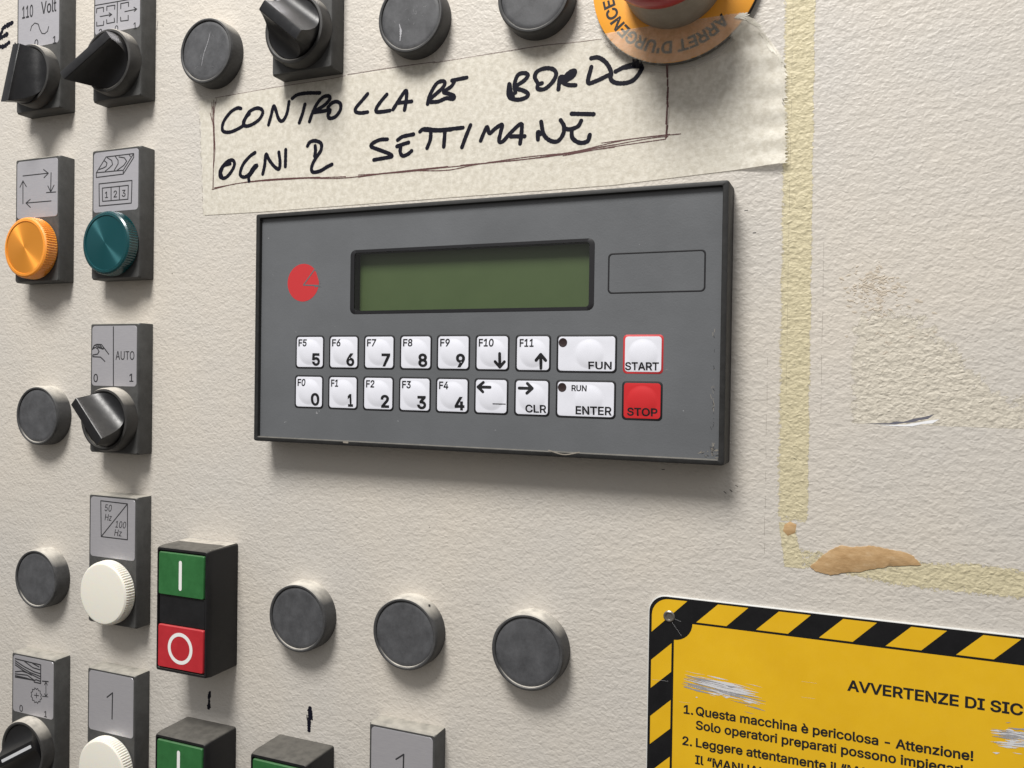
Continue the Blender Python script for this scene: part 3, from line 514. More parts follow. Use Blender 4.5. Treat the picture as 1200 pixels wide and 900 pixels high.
def enamel_like(name, color, rough=0.5, strength=0.75, variation=0.05, alpha_edges=None):
    m = new_mat(name, color, rough, spec=0.35)
    N = Nodes(m)
    big = N.noise(N.pos(), 14, 3.0)
    dark = tuple(c * (1 - variation) for c in color)
    warm = (color[0] * (1 + variation * 0.5), color[1], color[2] * (1 - variation * 0.8))
    base = N.ramp(big, [(0.3, dark), (0.7, warm)])
    speck = N.noise(N.pos(), 900, 2.0, 0.6)
    N.l.new(base, N.b.inputs["Base Color"])
    N.bump(orange_peel(N), strength, 0.0010)
    return m, N, base

M = {}
M["panel"], pn, pbase = enamel_like("cabinet_enamel", (0.572, 0.543, 0.502), 0.46, 0.37, 0.055)
specks = pn.noise(pn.pos(), 210, 2.0, 0.5)
pn.l.new(pn.mix(pn.ramp(specks, [(0.775, (0, 0, 0)), (0.80, (1, 1, 1))]), pbase, (0.12, 0.1, 0.085)), pn.b.inputs["Base Color"])

def dusty(name, color, rough, dust=0.55, wear=0.5, dust_color=(0.50, 0.47, 0.41), spec=0.45):
    """Dull moulded plastic with rubbed patches; dust settled on the faces that point up."""
    m = new_mat(name, color, rough, spec=spec)
    N = Nodes(m)
    p = N.pos()
    n1 = N.noise(p, 170, 7.0, 0.74)
    n2 = N.noise(p, 1500, 3.0, 0.7)
    light = tuple(c * (1 + 1.3 * wear) + 0.012 * wear for c in color)
    base = N.ramp(n1, [(0.35, color), (0.72, light)])
    base = N.mix(N.math("MULTIPLY", N.ramp(n2, [(0.58, (0, 0, 0)), (0.72, (1, 1, 1))]), 0.35 * wear), base, tuple(c * 2.4 + 0.03 for c in color))
    g = N.add("ShaderNodeNewGeometry")
    s = N.add("ShaderNodeSeparateXYZ")
    N.l.new(g.outputs["Normal"], s.inputs[0])
    up = N.add("ShaderNodeMapRange")
    up.inputs["From Min"].default_value = 0.45
    up.inputs["From Max"].default_value = 0.95
    N.l.new(s.outputs["Z"], up.inputs["Value"])
    patch = N.ramp(N.noise(p, 240, 4.0, 0.6), [(0.25, (0.55, 0.55, 0.55)), (0.6, (1, 1, 1))])
    fac = N.math("MULTIPLY", N.math("MULTIPLY", up.outputs[0], patch), dust)
    N.l.new(N.mix(fac, base, dust_color), N.b.inputs["Base Color"])
    N.l.new(N.ramp(n1, [(0.3, (rough,) * 3), (0.7, (min(1, rough + 0.18),) * 3)]), N.b.inputs["Roughness"])
    N.bump(n2, 0.08, 0.0004)
    return m

M["plug"] = dusty("grey_plug_plastic", (0.042, 0.042, 0.043), 0.48, 1.0, 0.5, dust_color=(0.62, 0.585, 0.52), spec=0.35)
M["dust"] = new_mat("settled_dust", (0.46, 0.43, 0.38), 0.9, spec=0.1)
N = Nodes(M["dust"])
N.l.new(N.ramp(N.noise(N.pos(), 300, 5.0, 0.65), [(0.3, (0.36, 0.335, 0.295)), (0.65, (0.53, 0.495, 0.44))]), N.b.inputs["Base Color"])
M["plug_face"] = dusty("rubbed_plug_face", (0.056, 0.057, 0.061), 0.44, 0.2, 0.55, spec=0.35)
M["holder"] = dusty("holder_plastic", (0.050, 0.050, 0.049), 0.5, 0.75, 0.4, spec=0.35)
M["ring"] = dusty("collar_plastic", (0.032, 0.031, 0.030), 0.40, 0.85, 0.3, dust_color=(0.60, 0.56, 0.49), spec=0.35)
M["knob"] = dusty("black_knob_plastic", (0.006, 0.006, 0.007), 0.27, 0.10, 0.2, spec=0.42)
M["block"] = dusty("black_block_plastic", (0.009, 0.009, 0.010), 0.4, 0.22, 0.2, spec=0.3)
M["print_black"] = new_mat("black_print", (0.012, 0.012, 0.014), 0.55, spec=0.3)
M["print_grey"] = new_mat("grey_engraving", (0.03, 0.03, 0.033), 0.6, spec=0.3)
M["print_white"] = new_mat("white_print", (0.80, 0.80, 0.78), 0.5)
M["marker"] = new_mat("black_marker_ink", (0.007, 0.007, 0.014), 0.5, spec=0.12)
M["pen"] = new_mat("brown_pen_ink", (0.085, 0.030, 0.028), 0.6)
M["pen_edge"] = new_mat("dirt_and_shading_line", (0.19, 0.165, 0.13), 0.6)  # old tape dirt lines, and the painted edge shading of the masking tape

m = new_mat("silver_label", (0.55, 0.54, 0.57), 0.40, 0.6)
N = Nodes(m)
br = N.noise(N.pos((1, 1, 14)), 260, 3.0)
N.l.new(N.ramp(br, [(0.3, (0.54, 0.53, 0.565)), (0.7, (0.60, 0.59, 0.62))]), N.b.inputs["Base Color"])
N.bump(N.noise(N.pos(), 1100, 2.0), 0.06, 0.0004)
M["label"] = m

def lens(name, color, rough, coat, aniso, depth=0.0):
    m = new_mat(name, color, rough, coat=coat)
    N = Nodes(m)
    N.b.inputs["Anisotropic"].default_value = aniso
    N.b.inputs["Subsurface Weight"].default_value = depth
    N.b.inputs["Subsurface Radius"].default_value = (1, 0.6, 0.3)
    N.b.inputs["Subsurface Scale"].default_value = 0.003
    if aniso:
        t = N.add("ShaderNodeTangent", direction_type="RADIAL", axis="Y")
        N.l.new(t.outputs[0], N.b.inputs["Tangent"])
    return m

M["lens_amber"] = lens("amber_lens", (0.86, 0.31, 0.035), 0.30, 0.35, 0.85, 0.25)
M["face_amber"] = lens("amber_lens_face", (0.95, 0.37, 0.045), 0.40, 0.2, 0.9)
M["face_amber"].node_tree.nodes["Principled BSDF"].inputs["Metallic"].default_value = 0.6
M["lens_teal"] = lens("teal_lens", (0.0, 0.050, 0.058), 0.26, 0.35, 0.3, 0.1)
M["face_teal"] = lens("teal_lens_face", (0.006, 0.085, 0.098), 0.33, 0.25, 1.0)
M["face_teal"].node_tree.nodes["Principled BSDF"].inputs["Metallic"].default_value = 0.5
M["lens_white"] = lens("milk_white_lens", (0.80, 0.775, 0.69), 0.42, 0.1, 0.0, 0.15)
M["button_green"] = dusty("green_button_plastic", (0.020, 0.115, 0.030), 0.42, 0.1, 0.25)
M["button_red"] = dusty("red_button_plastic", (0.42, 0.018, 0.026), 0.42, 0.1, 0.12)
M["stop_red"] = new_mat("mushroom_red", (0.42, 0.020, 0.028), 0.35, coat=0.2)
M["stop_disc"] = new_mat("orange_yellow_disc", (0.86, 0.37, 0.035), 0.42)
M["stop_collar"] = dusty("grey_collar_plastic", (0.25, 0.225, 0.19), 0.5, 0.3, 0.3)
M["sign_body"] = new_mat("white_sign_sheet", (0.62, 0.62, 0.60), 0.4)
m = new_mat("yellow_sign_paint", (0.76, 0.43, 0.010), 0.36)
N = Nodes(m)
N.l.new(N.ramp(N.noise(N.pos(), 45, 4.0, 0.6), [(0.3, (0.71, 0.412, 0.009)), (0.7, (0.77, 0.462, 0.013))]), N.b.inputs["Base Color"])
N.l.new(N.ramp(N.noise(N.pos(), 300, 4.0, 0.6), [(0.3, (0.3,) * 3), (0.7, (0.48,) * 3)]), N.b.inputs["Roughness"])
M["sign_yellow"] = m
M["sign_black"] = dusty("black_sign_paint", (0.007, 0.007, 0.008), 0.4, 0.0, 0.08, spec=0.25)
M["scrape"] = new_mat("bare_scraped_metal", (0.78, 0.78, 0.80), 0.4, 0.25)
M["scrape_dark"] = new_mat("grey_scraped_metal", (0.40, 0.40, 0.42), 0.4, 0.3)
M["steel"] = new_mat("screw_steel", (0.30, 0.28, 0.26), 0.35, 0.9)
M["housing"] = dusty("terminal_housing_plastic", (0.017, 0.017, 0.017), 0.45, 0.3, 0.35, spec=0.3)
m = new_mat("grey_membrane", (0.118, 0.124, 0.132), 0.36, spec=0.45)
N = Nodes(m)
n1 = N.noise(N.pos(), 26, 4.0, 0.6)
n2 = N.noise(N.pos(), 1800, 2.0, 0.6)
c1 = N.ramp(n1, [(0.3, (0.110, 0.115, 0.122)), (0.7, (0.127, 0.133, 0.142))])
spk = N.ramp(N.noise(N.pos(), 420, 2.0, 0.5), [(0.775, (0, 0, 0)), (0.80, (1, 1, 1))])
N.l.new(N.mix(spk, c1, (0.30, 0.30, 0.31)), N.b.inputs["Base Color"])
N.l.new(N.ramp(n1, [(0.3, (0.32,) * 3), (0.7, (0.46,) * 3)]), N.b.inputs["Roughness"])
N.bump(N.math("ADD", N.math("MULTIPLY", n2, 0.15), n1), 0.25, 0.0012)
M["membrane"] = m
M["key"] = new_mat("white_key_film", (0.70, 0.71, 0.77), 0.34)
N = Nodes(M["key"])
N.l.new(N.ramp(N.noise(N.pos(), 210, 4.0, 0.6), [(0.3, (0.70, 0.71, 0.775)), (0.65, (0.73, 0.74, 0.805))]), N.b.inputs["Base Color"])
M["key_red"] = new_mat("red_key_film", (0.55, 0.022, 0.026), 0.36)
M["red_print"] = new_mat("red_print", (0.50, 0.030, 0.034), 0.45)
m = new_mat("liquid_crystal", (0.050, 0.088, 0.028), 0.42, spec=0.4)
N = Nodes(m)
N.l.new(N.ramp(N.noise(N.pos((1, 1, 1)), 60, 6.0, 0.7), [(0.3, (0.056, 0.088, 0.031)), (0.7, (0.066, 0.100, 0.037))]), N.b.inputs["Base Color"])
M["lcd"] = m
m = bpy.data.materials.new("clear_window_film")
m.use_nodes = True
nt = m.node_tree
nt.nodes.clear()
mo = nt.nodes.new("ShaderNodeOutputMaterial")
mt = nt.nodes.new("ShaderNodeBsdfTransparent")
mg = nt.nodes.new("ShaderNodeBsdfGlossy")
mg.inputs["Roughness"].default_value = 0.14
mx = nt.nodes.new("ShaderNodeMixShader")
mx.inputs[0].default_value = 0.07
nt.links.new(mt.outputs[0], mx.inputs[1])
nt.links.new(mg.outputs[0], mx.inputs[2])
nt.links.new(mx.outputs[0], mo.inputs[0])
M["film"] = m
M["led"] = new_mat("dark_led", (0.035, 0.022, 0.022), 0.25)

# crepe masking tape, half see-through
m = new_mat("crepe_tape", (0.80, 0.755, 0.635), 0.5, spec=0.25)
N = Nodes(m)
N.l.new(N.add("ShaderNodeAttribute", attribute_name="cover").outputs["Fac"], N.b.inputs["Alpha"])
crep = N.noise(N.pos((1, 1, 1)), 620, 3.0, 0.6)
N.l.new(N.ramp(N.noise(N.pos(), 420, 3.0, 0.6), [(0.36, (0.70, 0.66, 0.565)), (0.64, (0.88, 0.845, 0.75))]), N.b.inputs["Base Color"])
N.bump(crep, 0.35, 0.0005)
M["tape"] = m

def residue(name, color, scale, lo, hi, strength=0.6, alpha=0.85):
    """Patchy glue left on the enamel: covers where the noise is high, follows the same wrinkles."""
    m, N, base = enamel_like(name, color, 0.55, strength, 0.08)
    a = N.noise(N.pos((1, 1, 1)), scale, 5.0, 0.72)
    col = N.ramp(N.noise(N.pos(), 900, 2.0), [(0.35, tuple(c * 0.93 for c in color)), (0.65, tuple(min(1, c * 1.08) for c in color))])
    N.l.new(col, N.b.inputs["Base Color"])
    at = N.add("ShaderNodeAttribute", attribute_name="cover")
    s = N.math("ADD", a, N.math("SUBTRACT", at.outputs["Fac"], 0.5))
    r = N.ramp(s, [(lo, (0, 0, 0)), (hi, (alpha,) * 3)])
    N.l.new(r, N.b.inputs["Alpha"])
    return m

M["yellow_glue"] = residue("yellowed_glue", (0.555, 0.497, 0.335), 800, 0.455, 0.485, 0.55, 1.0)
M["pale_glue"] = residue("pale_glue", (0.562, 0.520, 0.440), 300, 0.465, 0.50, 0.60, 1.0)
m = new_mat("brown_paper", (0.44, 0.27, 0.125), 0.7, spec=0.2)
N = Nodes(m)
N.l.new(N.ramp(N.noise(N.pos((0.7, 1, 1.3)), 260, 6.0, 0.7), [(0.3, (0.40, 0.245, 0.115)), (0.55, (0.50, 0.33, 0.17)), (0.75, (0.60, 0.44, 0.27))]), N.b.inputs["Base Color"])
N.bump(N.noise(N.pos((0.8, 1, 1.2)), 300, 5.0, 0.6), 0.35, 0.0007)
M["paper"] = m

# ---------------------------------------------------------------- the cabinet front
bm = bmesh.new()
prism(bm, rrect(1100, 900, 12, 20, 0), -25, 0)
panel = build("cabinet_panel", bm, M["panel"])
panel["kind"] = "structure"
panel["label"] = "beige wrinkle enamel front of a machine control cabinet"

COLX = (-254.3, -201.7, -148.9, -95.9, -42.8, 10.7, 62.5)
ROWY = (148.3, 63.0, -20.3, -102.7, -187.0)

# ---------------------------------------------------------------- blanking plugs
def make_plug():
    t = thing("blanking_plug", "", "blanking plug", 0, 0, "round grey blanking plugs")
    bm = bmesh.new()
    lathe(bm, [(15.0, 0), (15.05, 0.6), (14.9, 6.3), (14.75, 7.2), (14.35, 7.75), (13.75, 7.85), (13.35, 7.6), (13.2, 7.0), (13.2, 6.9)], 96, cap=False)
    build("rim", bm, M["plug"], t)
    bm = bmesh.new()
    lathe(bm, [(13.22, 6.7), (13.2, 7.05), (12.9, 7.25), (11.5, 7.3), (6.0, 7.34), (1.0, 7.35)], 96)
    build("face_disc", bm, M["plug_face"], t)
    return t

plug0 = make_plug()
PLUGS = [
    (COLX[2], ROWY[0], "grey blanking plug with one long upright scratch, above the C of the handwritten tape"),
    (-43.9, ROWY[0], "grey blanking plug with pale rubbed chip low on its face, above the handwritten LLA"),
    (9.5, ROWY[0] + 0.6, "grey blanking plug in the top row, directly left of the orange emergency stop disc"),
    (COLX[0], ROWY[2], "grey blanking plug beside the selector switch marked AUTO"),
    (COLX[0], ROWY[3], "grey blanking plug beside the white lamp marked 50 Hz 100 Hz"),
    (-95.5, ROWY[3], "grey blanking plug above the forked black ink blot"),
    (COLX[4], ROWY[3], "dusty grey blanking plug with a dark chip on its edge, above the numeral 1 holder"),
    (10.8, ROWY[3], "grey blanking plug with cream dusted top, nearest to the yellow warning sign"),
]
plugs = []
for i, (x, y, lab) in enumerate(PLUGS):
    o = plug0 if i == 0 else copy_tree(plug0)
    o.location = to_world(x, y, 0)
    o["label"] = lab
    plugs.append(o)
rng = random.Random(5)
bm = bmesh.new()
stroke(bm, [(-2.4, -6.5), (-1.2, -1.5), (1.2, 4.0), (2.5, 8.2)], 0.32, 7.4, True, 0.5, rng, taper=0.6)
for k in range(10):
    x, y = rng.uniform(-9, 8), rng.uniform(-8, 7)
    stroke(bm, [(x, y), (x + rng.uniform(-1, 2), y + rng.uniform(-1, 2.5))], 0.16, 7.4, False, 0, rng, taper=0.8)
build("scratch", bm, M["scrape_dark"], plugs[0])
bm = bmesh.new()
stroke(bm, [(-4.5, -9.5), (-4.2, -5.5), (-4.9, -2.5)], 0.9, 7.4, True, 0.4, rng, taper=0.7)
for k in range(12):
    x, y = rng.uniform(-7, 6), rng.uniform(-10, 5)
    stroke(bm, [(x, y), (x + rng.uniform(-1, 1.6), y + rng.uniform(-1, 1.5))], 0.2, 7.4, False, 0, rng, taper=0.8)
build("scratch", bm, M["scrape_dark"], plugs[1])
bm = bmesh.new()
sheet(bm, [(-0.8, -0.3), (0.0, -0.7), (0.9, 0.1), (0.2, 0.6)], 0)
for v in bm.verts:  # a chip on the upper right of the rim
    a = math.radians(52) + v.co.x * -0.06
    r = 15.0
    v.co = (r * math.cos(a) + 0.03, r * math.sin(a) + 0.03, 3.6 + v.co.y * 1.6)
build("chip", bm, M["print_black"], plugs[6])

# ---------------------------------------------------------------- legend holders
HOLD = (0.0, 14.8)     # centre of the holder relative to the device axis
def make_holder(parent, icon=None, texts=(), icon_mat="print_grey", sw=0.0):
    bm = bmesh.new()
    pts = rrect(31.2, 62.4, 0.8, HOLD[0], HOLD[1], 2)
    top = rrect(30.0, 61.2, 0.8, HOLD[0], HOLD[1], 2)
    loft(bm, [(pts, 0), (pts, 7.4), (top, 8.4)])
    base = build("legend_holder", bm, M["holder"], parent)
    bm = bmesh.new()
    loft(bm, [(rrect(28.6, 28.9, 1.7, 0, 30.2), 8.3), (rrect(28.4, 28.7, 1.7, 0, 30.2), 8.5)])
    lab = build("legend_plate", bm, M["label"], base)
    bm = bmesh.new()
    n = 0
    for w, pts in ICONS.get(icon, ()):
        stroke(bm, pts, w + 0.12, 8.53)
        n += 1
    for args in texts:
        s, x, y, cap, width, al = args[:6]
        letters(bm, s, x, y, cap, 8.535, width, args[6] if len(args) > 6 else 0.012, al, slant=args[7] if len(args) > 7 else 0)
        n += 1
    if n:
        build("legend_print", bm, M[icon_mat], base)
    else:
        bm.free()
    return base

# ---------------------------------------------------------------- selector switches
def make_selector(parent, angle, tail=25.0, nose=21.5, over=1.5, stripe=False, length=12.5):
    bm = bmesh.new()
    lathe(bm, [(15.3, 8.3), (15.3, 9.0), (15.0, 13.2), (14.5, 14.2), (13.6, 14.4), (13.0, 14.0), (12.85, 12.0)], 96, cap=False)
    build("collar", bm, M["ring"], parent)
    bm = bmesh.new()
    R = 12.7
    half, base, rr = 2.4, 13.6, 0.5
    vs_ = []
    N_ = 18
    prof = []
    def scoop(a):            # 0 at the ridge, 1 at the rim: concave flank
        return (1 - a) ** 3.0
    for k in range(N_ + 1):
        v = -R + (R - half) * k / N_
        prof.append((v, scoop((-v - half) / (R - half)) * 0.94))
    prof += [(-half + 0.02, 0.965), (-half + 0.25, 0.99), (-half + 0.6, 1.0), (half - 0.6, 1.0), (half - 0.25, 0.99), (half - 0.02, 0.965)]
    for k in range(N_ + 1):
        v = half + (R - half) * k / N_
        prof.append((v, scoop((v - half) / (R - half)) * 0.94))
    rows = []
    for v, z in prof:
        L = math.sqrt(max(0.0, R * R - v * v)) * (length / 12.5) + 0.01
        zn, zt = base + z * (nose - base), base + z * (tail - base)
        un, ut = L, -L - over * z
        row = [(un, v, 8.6)]
        for q in range(0, 9):
            f = q / 8
            row.append((un + (ut - un) * f, v, zn + (zt - zn) * f))
        row.append((-L, v, 8.6))
        rows.append([bm.verts.new(p) for p in row])
    for a, b in zip(rows, rows[1:]):
        for i in range(len(a) - 1):
            bm.faces.new((a[i], b[i], b[i + 1], a[i + 1]))
    bmesh.ops.recalc_face_normals(bm, faces=bm.faces)
    ca, sa = math.cos(math.radians(angle)), math.sin(math.radians(angle))
    for v in bm.verts:
        x, y = v.co.x, v.co.y
        v.co.x, v.co.y = x * ca - y * sa, x * sa + y * ca
    kn = build("knob", bm, M["knob"], parent, angle=28)
    if stripe:
        bm = bmesh.new()
        prism(bm, rrect(length * 1.7, 1.5, 0.3, 0.5, 0), 0, 0.12)
        s = build("pointer_line", bm, new_mat("worn_white_line", (0.60, 0.61, 0.63), 0.5), kn)
        ny = (tail - nose) / (2 * length)
        for v in s.data.vertices:
            u, h, w = v.co.x / MM, -v.co.y / MM, v.co.z / MM
            zz = nose + (length - u) / (2 * length + over) * (tail - nose) + h + 0.02
            v.co = (to_world(u * ca - w * sa, u * sa + w * ca, zz))
    return kn

def selector(x, y, label, angle, icon, texts, **kw):
    t = thing("selector_switch", label, "selector switch", x, y, "selector switches with legend holders")
    make_holder(t, icon, texts)
    make_selector(t, angle, **kw)
    return t

selector(COLX[0], ROWY[0], "black selector switch under the legend 110 Volt", 90, "v110",
         [("110", -11.9, 31.0, 6.2, 8.3, "l"), ("Volt", 1.8, 31.3, 6.2, 10.6, "l"), ("0", -1.3, 15.7, 3.7, None, "c"), ("1", 11.3, 15.6, 3.7, None, "c")], tail=26.5, nose=20.5, over=4.5)
selector(COLX[1], ROWY[0], "black selector switch, its legend showing bracket frames with arrows", 38, "push",
         [("2", -10.6, 15.2, 3.2, None, "c"), ("0", -0.3, 15.6, 3.0, None, "c"), ("1", 11.3, 15.3, 3.0, None, "c")], tail=27.5, nose=22.5, over=3.8)
selector(COLX[2 + 1], ROWY[0], "black selector switch above the handwritten TRO, its ridge tilted to upper left", 141.5, None, [], tail=24.5, nose=22.5, over=0.6)
selector(COLX[1], ROWY[2], "black selector switch with dusty knob under the legend AUTO", 137, "hand",
         [("AUTO", 1.0, 28.4, 4.1, 12.1, "l", 0.006), ("0", -11.7, 17.5, 4.0, None, "c"), ("1", 11.1, 18.0, 3.9, None, "c")], tail=25.5, nose=23, over=1.0)
selector(COLX[0], ROWY[4], "black selector switch with white pointer line, under a wood and saw blade legend", 29, "saw",
         [("0", -8.3, 16.3, 3.4, None, "c"), ("1", 9.0, 16.4, 3.1, None, "c")], tail=18.5, nose=16.8, over=1.0, stripe=True)

# toothed saw blade on the last legend
saw_root = [o for o in bpy.data.objects if o.name.startswith("selector_switch") and "saw blade" in o["label"]][0]
saw_hold = [o for o in kids(saw_root) if o.name.startswith("legend_holder")][0]
bm = bmesh.new()
ring = []
for k in range(24):
    r = 3.9 if k % 2 else 3.1
    a = 2 * math.pi * k / 24
    ring.append((2.4 + r * math.cos(a), 26.2 + r * math.sin(a)))
stroke(bm, ring + ring[:1], 0.42, 8.53)
build("saw_blade_print", bm, M["print_grey"], saw_hold)

# ---------------------------------------------------------------- pilot lamps
def make_lamp(parent, mat, face, h_front, n=150):
    bm = bmesh.new()
    lathe(bm, [(14.6, 8.3), (14.6, 8.9), (15.1, 9.1), (15.25, 9.6), (15.1, h_front - 1.4), (14.7, h_front - 0.5), (14.0, h_front), (12.9, h_front + 0.12)], n, cap=face is None, ripple=(3, 4, -0.5))
    lens_o = build("lens", bm, mat, parent, angle=22)
    if face is not None:
        bm = bmesh.new()
        prof = [(12.92, h_front + 0.1), (12.7, h_front - 0.25)]
        for k in range(1, 12):
            r = 12.7 * (1 - k / 12)
            prof.append((r, h_front - 0.25 + 0.5 * k / 12))
        lathe(bm, prof, 96)
        build("lens_face", bm, face, lens_o, angle=60)
    return lens_o

def pilot(x, y, label, mat, face, h_front, icon, texts, mat_icon="print_grey"):
    t = thing("pilot_lamp", label, "pilot lamp", x, y, "pilot lamps with legend holders")
    make_holder(t, icon, texts, mat_icon)
    make_lamp(t, mat, face, h_front)
    return t

pilot(COLX[0], ROWY[1], "amber pilot lamp under four arrows running in a loop", M["lens_amber"], M["face_amber"], 15.0, "cycle", [])
pilot(COLX[1], ROWY[1], "dark teal pilot lamp under a plank drawing and the counter 123", M["lens_teal"], M["face_teal"], 14.2, "wood",
      [("1", -5.8, 22.4, 3.1, None, "c"), ("2", -0.1, 22.3, 3.3, None, "c"), ("3", 5.3, 22.3, 3.3, None, "c")])
w0 = pilot(COLX[1], ROWY[3], "white pilot lamp under the legend 50 Hz 100 Hz", M["lens_white"], None, 14.0, "hz",
           [("50", -5.5, 38.1, 3.3, 4.9, "l", 0.004, 0.2), ("Hz", -5.3, 33.7, 3.1, 4.7, "l", 0.004, 0.2), ("100", 1.4, 30.8, 3.2, 7.2, "l", 0.004, 0.2), ("Hz", 0.9, 26.8, 3.1, 5.0, "l", 0.004, 0.2)])
w1 = pilot(COLX[1], ROWY[4], "white pilot lamp under a numeral 1, next to the saw blade selector switch", M["lens_white"], None, 14.0, "one", [])
w2 = copy_tree(w1)
w2.location = to_world(COLX[4], ROWY[4], 0)
w2["label"] = "numeral 1 legend holder with dusty top, standing alone left of the warning sign"

# ---------------------------------------------------------------- double push buttons
def make_double(x, y, label, first=None):
    if first is not None:
        t = copy_tree(first)
        t.location = to_world(x, y, 0)
        t["label"] = label
        return t
    t = thing("double_push_button", label, "push button", x, y, "green and red double push buttons")
    bm = bmesh.new()
    o1, o2 = rrect(29.4, 56.4, 1.2, 0, 0, 3), rrect(28.8, 55.6, 1.2, 0, 0, 3)
    o3, o4, o5 = rrect(28.0, 55.0, 1.0, 0, 0, 3), rrect(26.8, 53.0, 0.8, 0, 0, 3), rrect(26.6, 52.8, 0.8, 0, 0, 3)
    loft(bm, [(o1, 0), (o1, 16), (o2, 18.6), (o3, 19.3), (o4, 19.3), (o5, 17.6)])
    b = build("button_block", bm, M["block"], t)
    bm = bmesh.new()
    loft(bm, [(rrect(26.0, 13.0, 0.3, 0, 0, 2), 17.0), (rrect(26.0, 13.0, 0.3, 0, 0, 2), 18.6), (rrect(25.6, 12.6, 0.3, 0, 0, 2), 18.9)])
    build("middle_cover", bm, M["block"], t)
    for cy, mat in ((16.2, "button_green"), (-16.3, "button_red")):
        bm = bmesh.new()
        loft(bm, [(rrect(25.9, 19.0, 0.7, 0, cy, 3), 17.0), (rrect(25.9, 19.0, 0.7, 0, cy, 3), 19.2), (rrect(25.3, 18.4, 0.7, 0, cy, 3), 19.7)])
        k = build("push_face", bm, M[mat], t, label="green push face with a white bar" if cy > 0 else "red push face with a white ring")
        bm = bmesh.new()
        if cy > 0:
            stroke(bm, [(-0.3, cy - 6.0), (-0.3, cy + 5.6)], 1.7, 19.73)
        else:
            loft(bm, [(circle(7.0, 0, cy, 64), 19.72), (circle(7.0, 0, cy, 64), 19.76), (circle(5.4, 0, cy, 64), 19.76), (circle(5.4, 0, cy, 64), 19.72)], cap_last=False)
        build("symbol", bm, M["print_white"], k)
    return t

d0 = make_double(-148.6, -103.3, "double push button, green bar over red ring, beside the white lamp marked 50 Hz")
make_double(-148.6, -187.6, "double push button below the small upright ink blot, green half showing", d0)
make_double(-95.6, -186.6, "double push button with grey top, just below the forked ink blot", d0)
bm = bmesh.new()
vs_ = [bm.verts.new(p) for p in ((-14.2, 28.24, 0.4), (-14.0, 28.0, 16.4), (-5, 27.96, 17.1), (4, 27.98, 16.2), (14.0, 27.99, 16.9), (14.2, 28.24, 0.4))]
bm.faces.new(vs_)
bmesh.ops.recalc_face_normals(bm, faces=bm.faces)
for v in bm.verts:
    v.co.y += 0.06
build("dust_layer", bm, M["dust"], d0)

# ---------------------------------------------------------------- emergency stop
ESX, ESY = 62.5, 148.3
es = thing("emergency_stop", "red emergency stop mushroom on a round orange disc, partly under the tape", "emergency stop", ESX, ESY)
bm = bmesh.new()
lathe(bm, [(30.2, 0), (30.8, 0.3), (30.8, 2.3), (30.7, 2.75)], 128, cap=True)
build("disc_base", bm, M["block"], es)
bm = bmesh.new()
lathe(bm, [(30.72, 2.7), (30.7, 2.95), (30.5, 3.1), (18.0, 3.1)], 128, cap=True)
disc = build("warning_disc", bm, M["stop_disc"], es)
bm = bmesh.new()
def around(start):
    def place(px, py):
        a = math.radians(start) - px / 25.0
        r = 22.9 + py
        return (r * math.cos(a), r * math.sin(a))
    return place
letters(bm, "ARRET D'URGENCE", 0, 0, 4.5, 3.14, 55.5, 0.024, place=around(-43))
letters(bm, "NOT-AUS", 0, 0, 4.5, 3.14, 25, 0.024, place=around(42))
build("disc_lettering", bm, M["print_black"], disc)
bm = bmesh.new()
lathe(bm, [(18.6, 3.0), (18.6, 9.5), (18.3, 11.0), (18.0, 14.0), (17.4, 23.4), (15.0, 24.0)], 96, cap=True)
build("collar", bm, M["stop_collar"], es)
bm = bmesh.new()
lathe(bm, [(14.0, 24.0), (19.4, 23.2), (20.1, 24.2), (20.2, 27.0), (19.4, 30.0), (17.0, 32.6), (12.0, 34.4), (5.0, 35.2), (0.5, 35.3)], 96, cap=True)
build("mushroom_head", bm, M["stop_red"], es)

# ---------------------------------------------------------------- operator terminal
KX, KY = -16.0, 22.5          # centre of the 200 x 98 front
HM = 10.3                     # membrane
op = thing("operator_terminal", "dark grey operator terminal with green display, function keys and worn right edge", "operator terminal", KX, KY)
def loc(pts):
    return [(x - KX, y - KY) for x, y in pts]
bm = bmesh.new()
W_, H_ = 200.0, 98.0
loft(bm, [(rrect(W_ + 0.6, H_ + 0.6, 1.0), 0), (rrect(W_ + 0.4, H_ + 0.4, 1.0), 11.0), (rrect(W_, H_, 0.9), 11.8), (rrect(W_ - 0.8, H_ - 0.8, 0.7), 12.0),
          (rrect(W_ - 3.4, H_ - 3.0, 0.5), 12.0), (rrect(W_ - 3.8, H_ - 3.4, 0.5), 11.8), (rrect(W_ - 4.2, H_ - 3.8, 0.4), HM - 0.6)], cap_last=False)
build("housing", bm, M["housing"], op)
DX0, DX1, DY0, DY1 = -66.8 - KX, 34.2 - KX, 29.1 - KY, 53.0 - KY
dcx, dcy, dw, dh = (DX0 + DX1) / 2, (DY0 + DY1) / 2, DX1 - DX0, DY1 - DY0
bm = bmesh.new()
loft(bm, [(rrect(W_ - 4.0, H_ - 3.6, 0.4), HM), (rrect(dw + 1.2, dh + 1.0, 1.6, dcx, dcy), HM)], cap_last=False)
memb = build("membrane", bm, M["membrane"], op)
bm = bmesh.new()
loft(bm, [(rrect(105.0, 26.5, 2.4, dcx, dcy - 0.05), HM + 0.03), (rrect(104.8, 26.3, 2.4, dcx, dcy - 0.05), HM + 0.12), (rrect(dw, dh, 1.2, dcx, dcy), HM + 0.12), (rrect(dw, dh, 1.2, dcx, dcy), HM - 4.4)], cap_last=False)
build("display_frame", bm, M["print_black"], op)
bm = bmesh.new()
sheet(bm, rrect(dw + 2, dh + 2, 1.2, dcx, dcy), HM - 4.3)
build("display_screen", bm, M["lcd"], op)
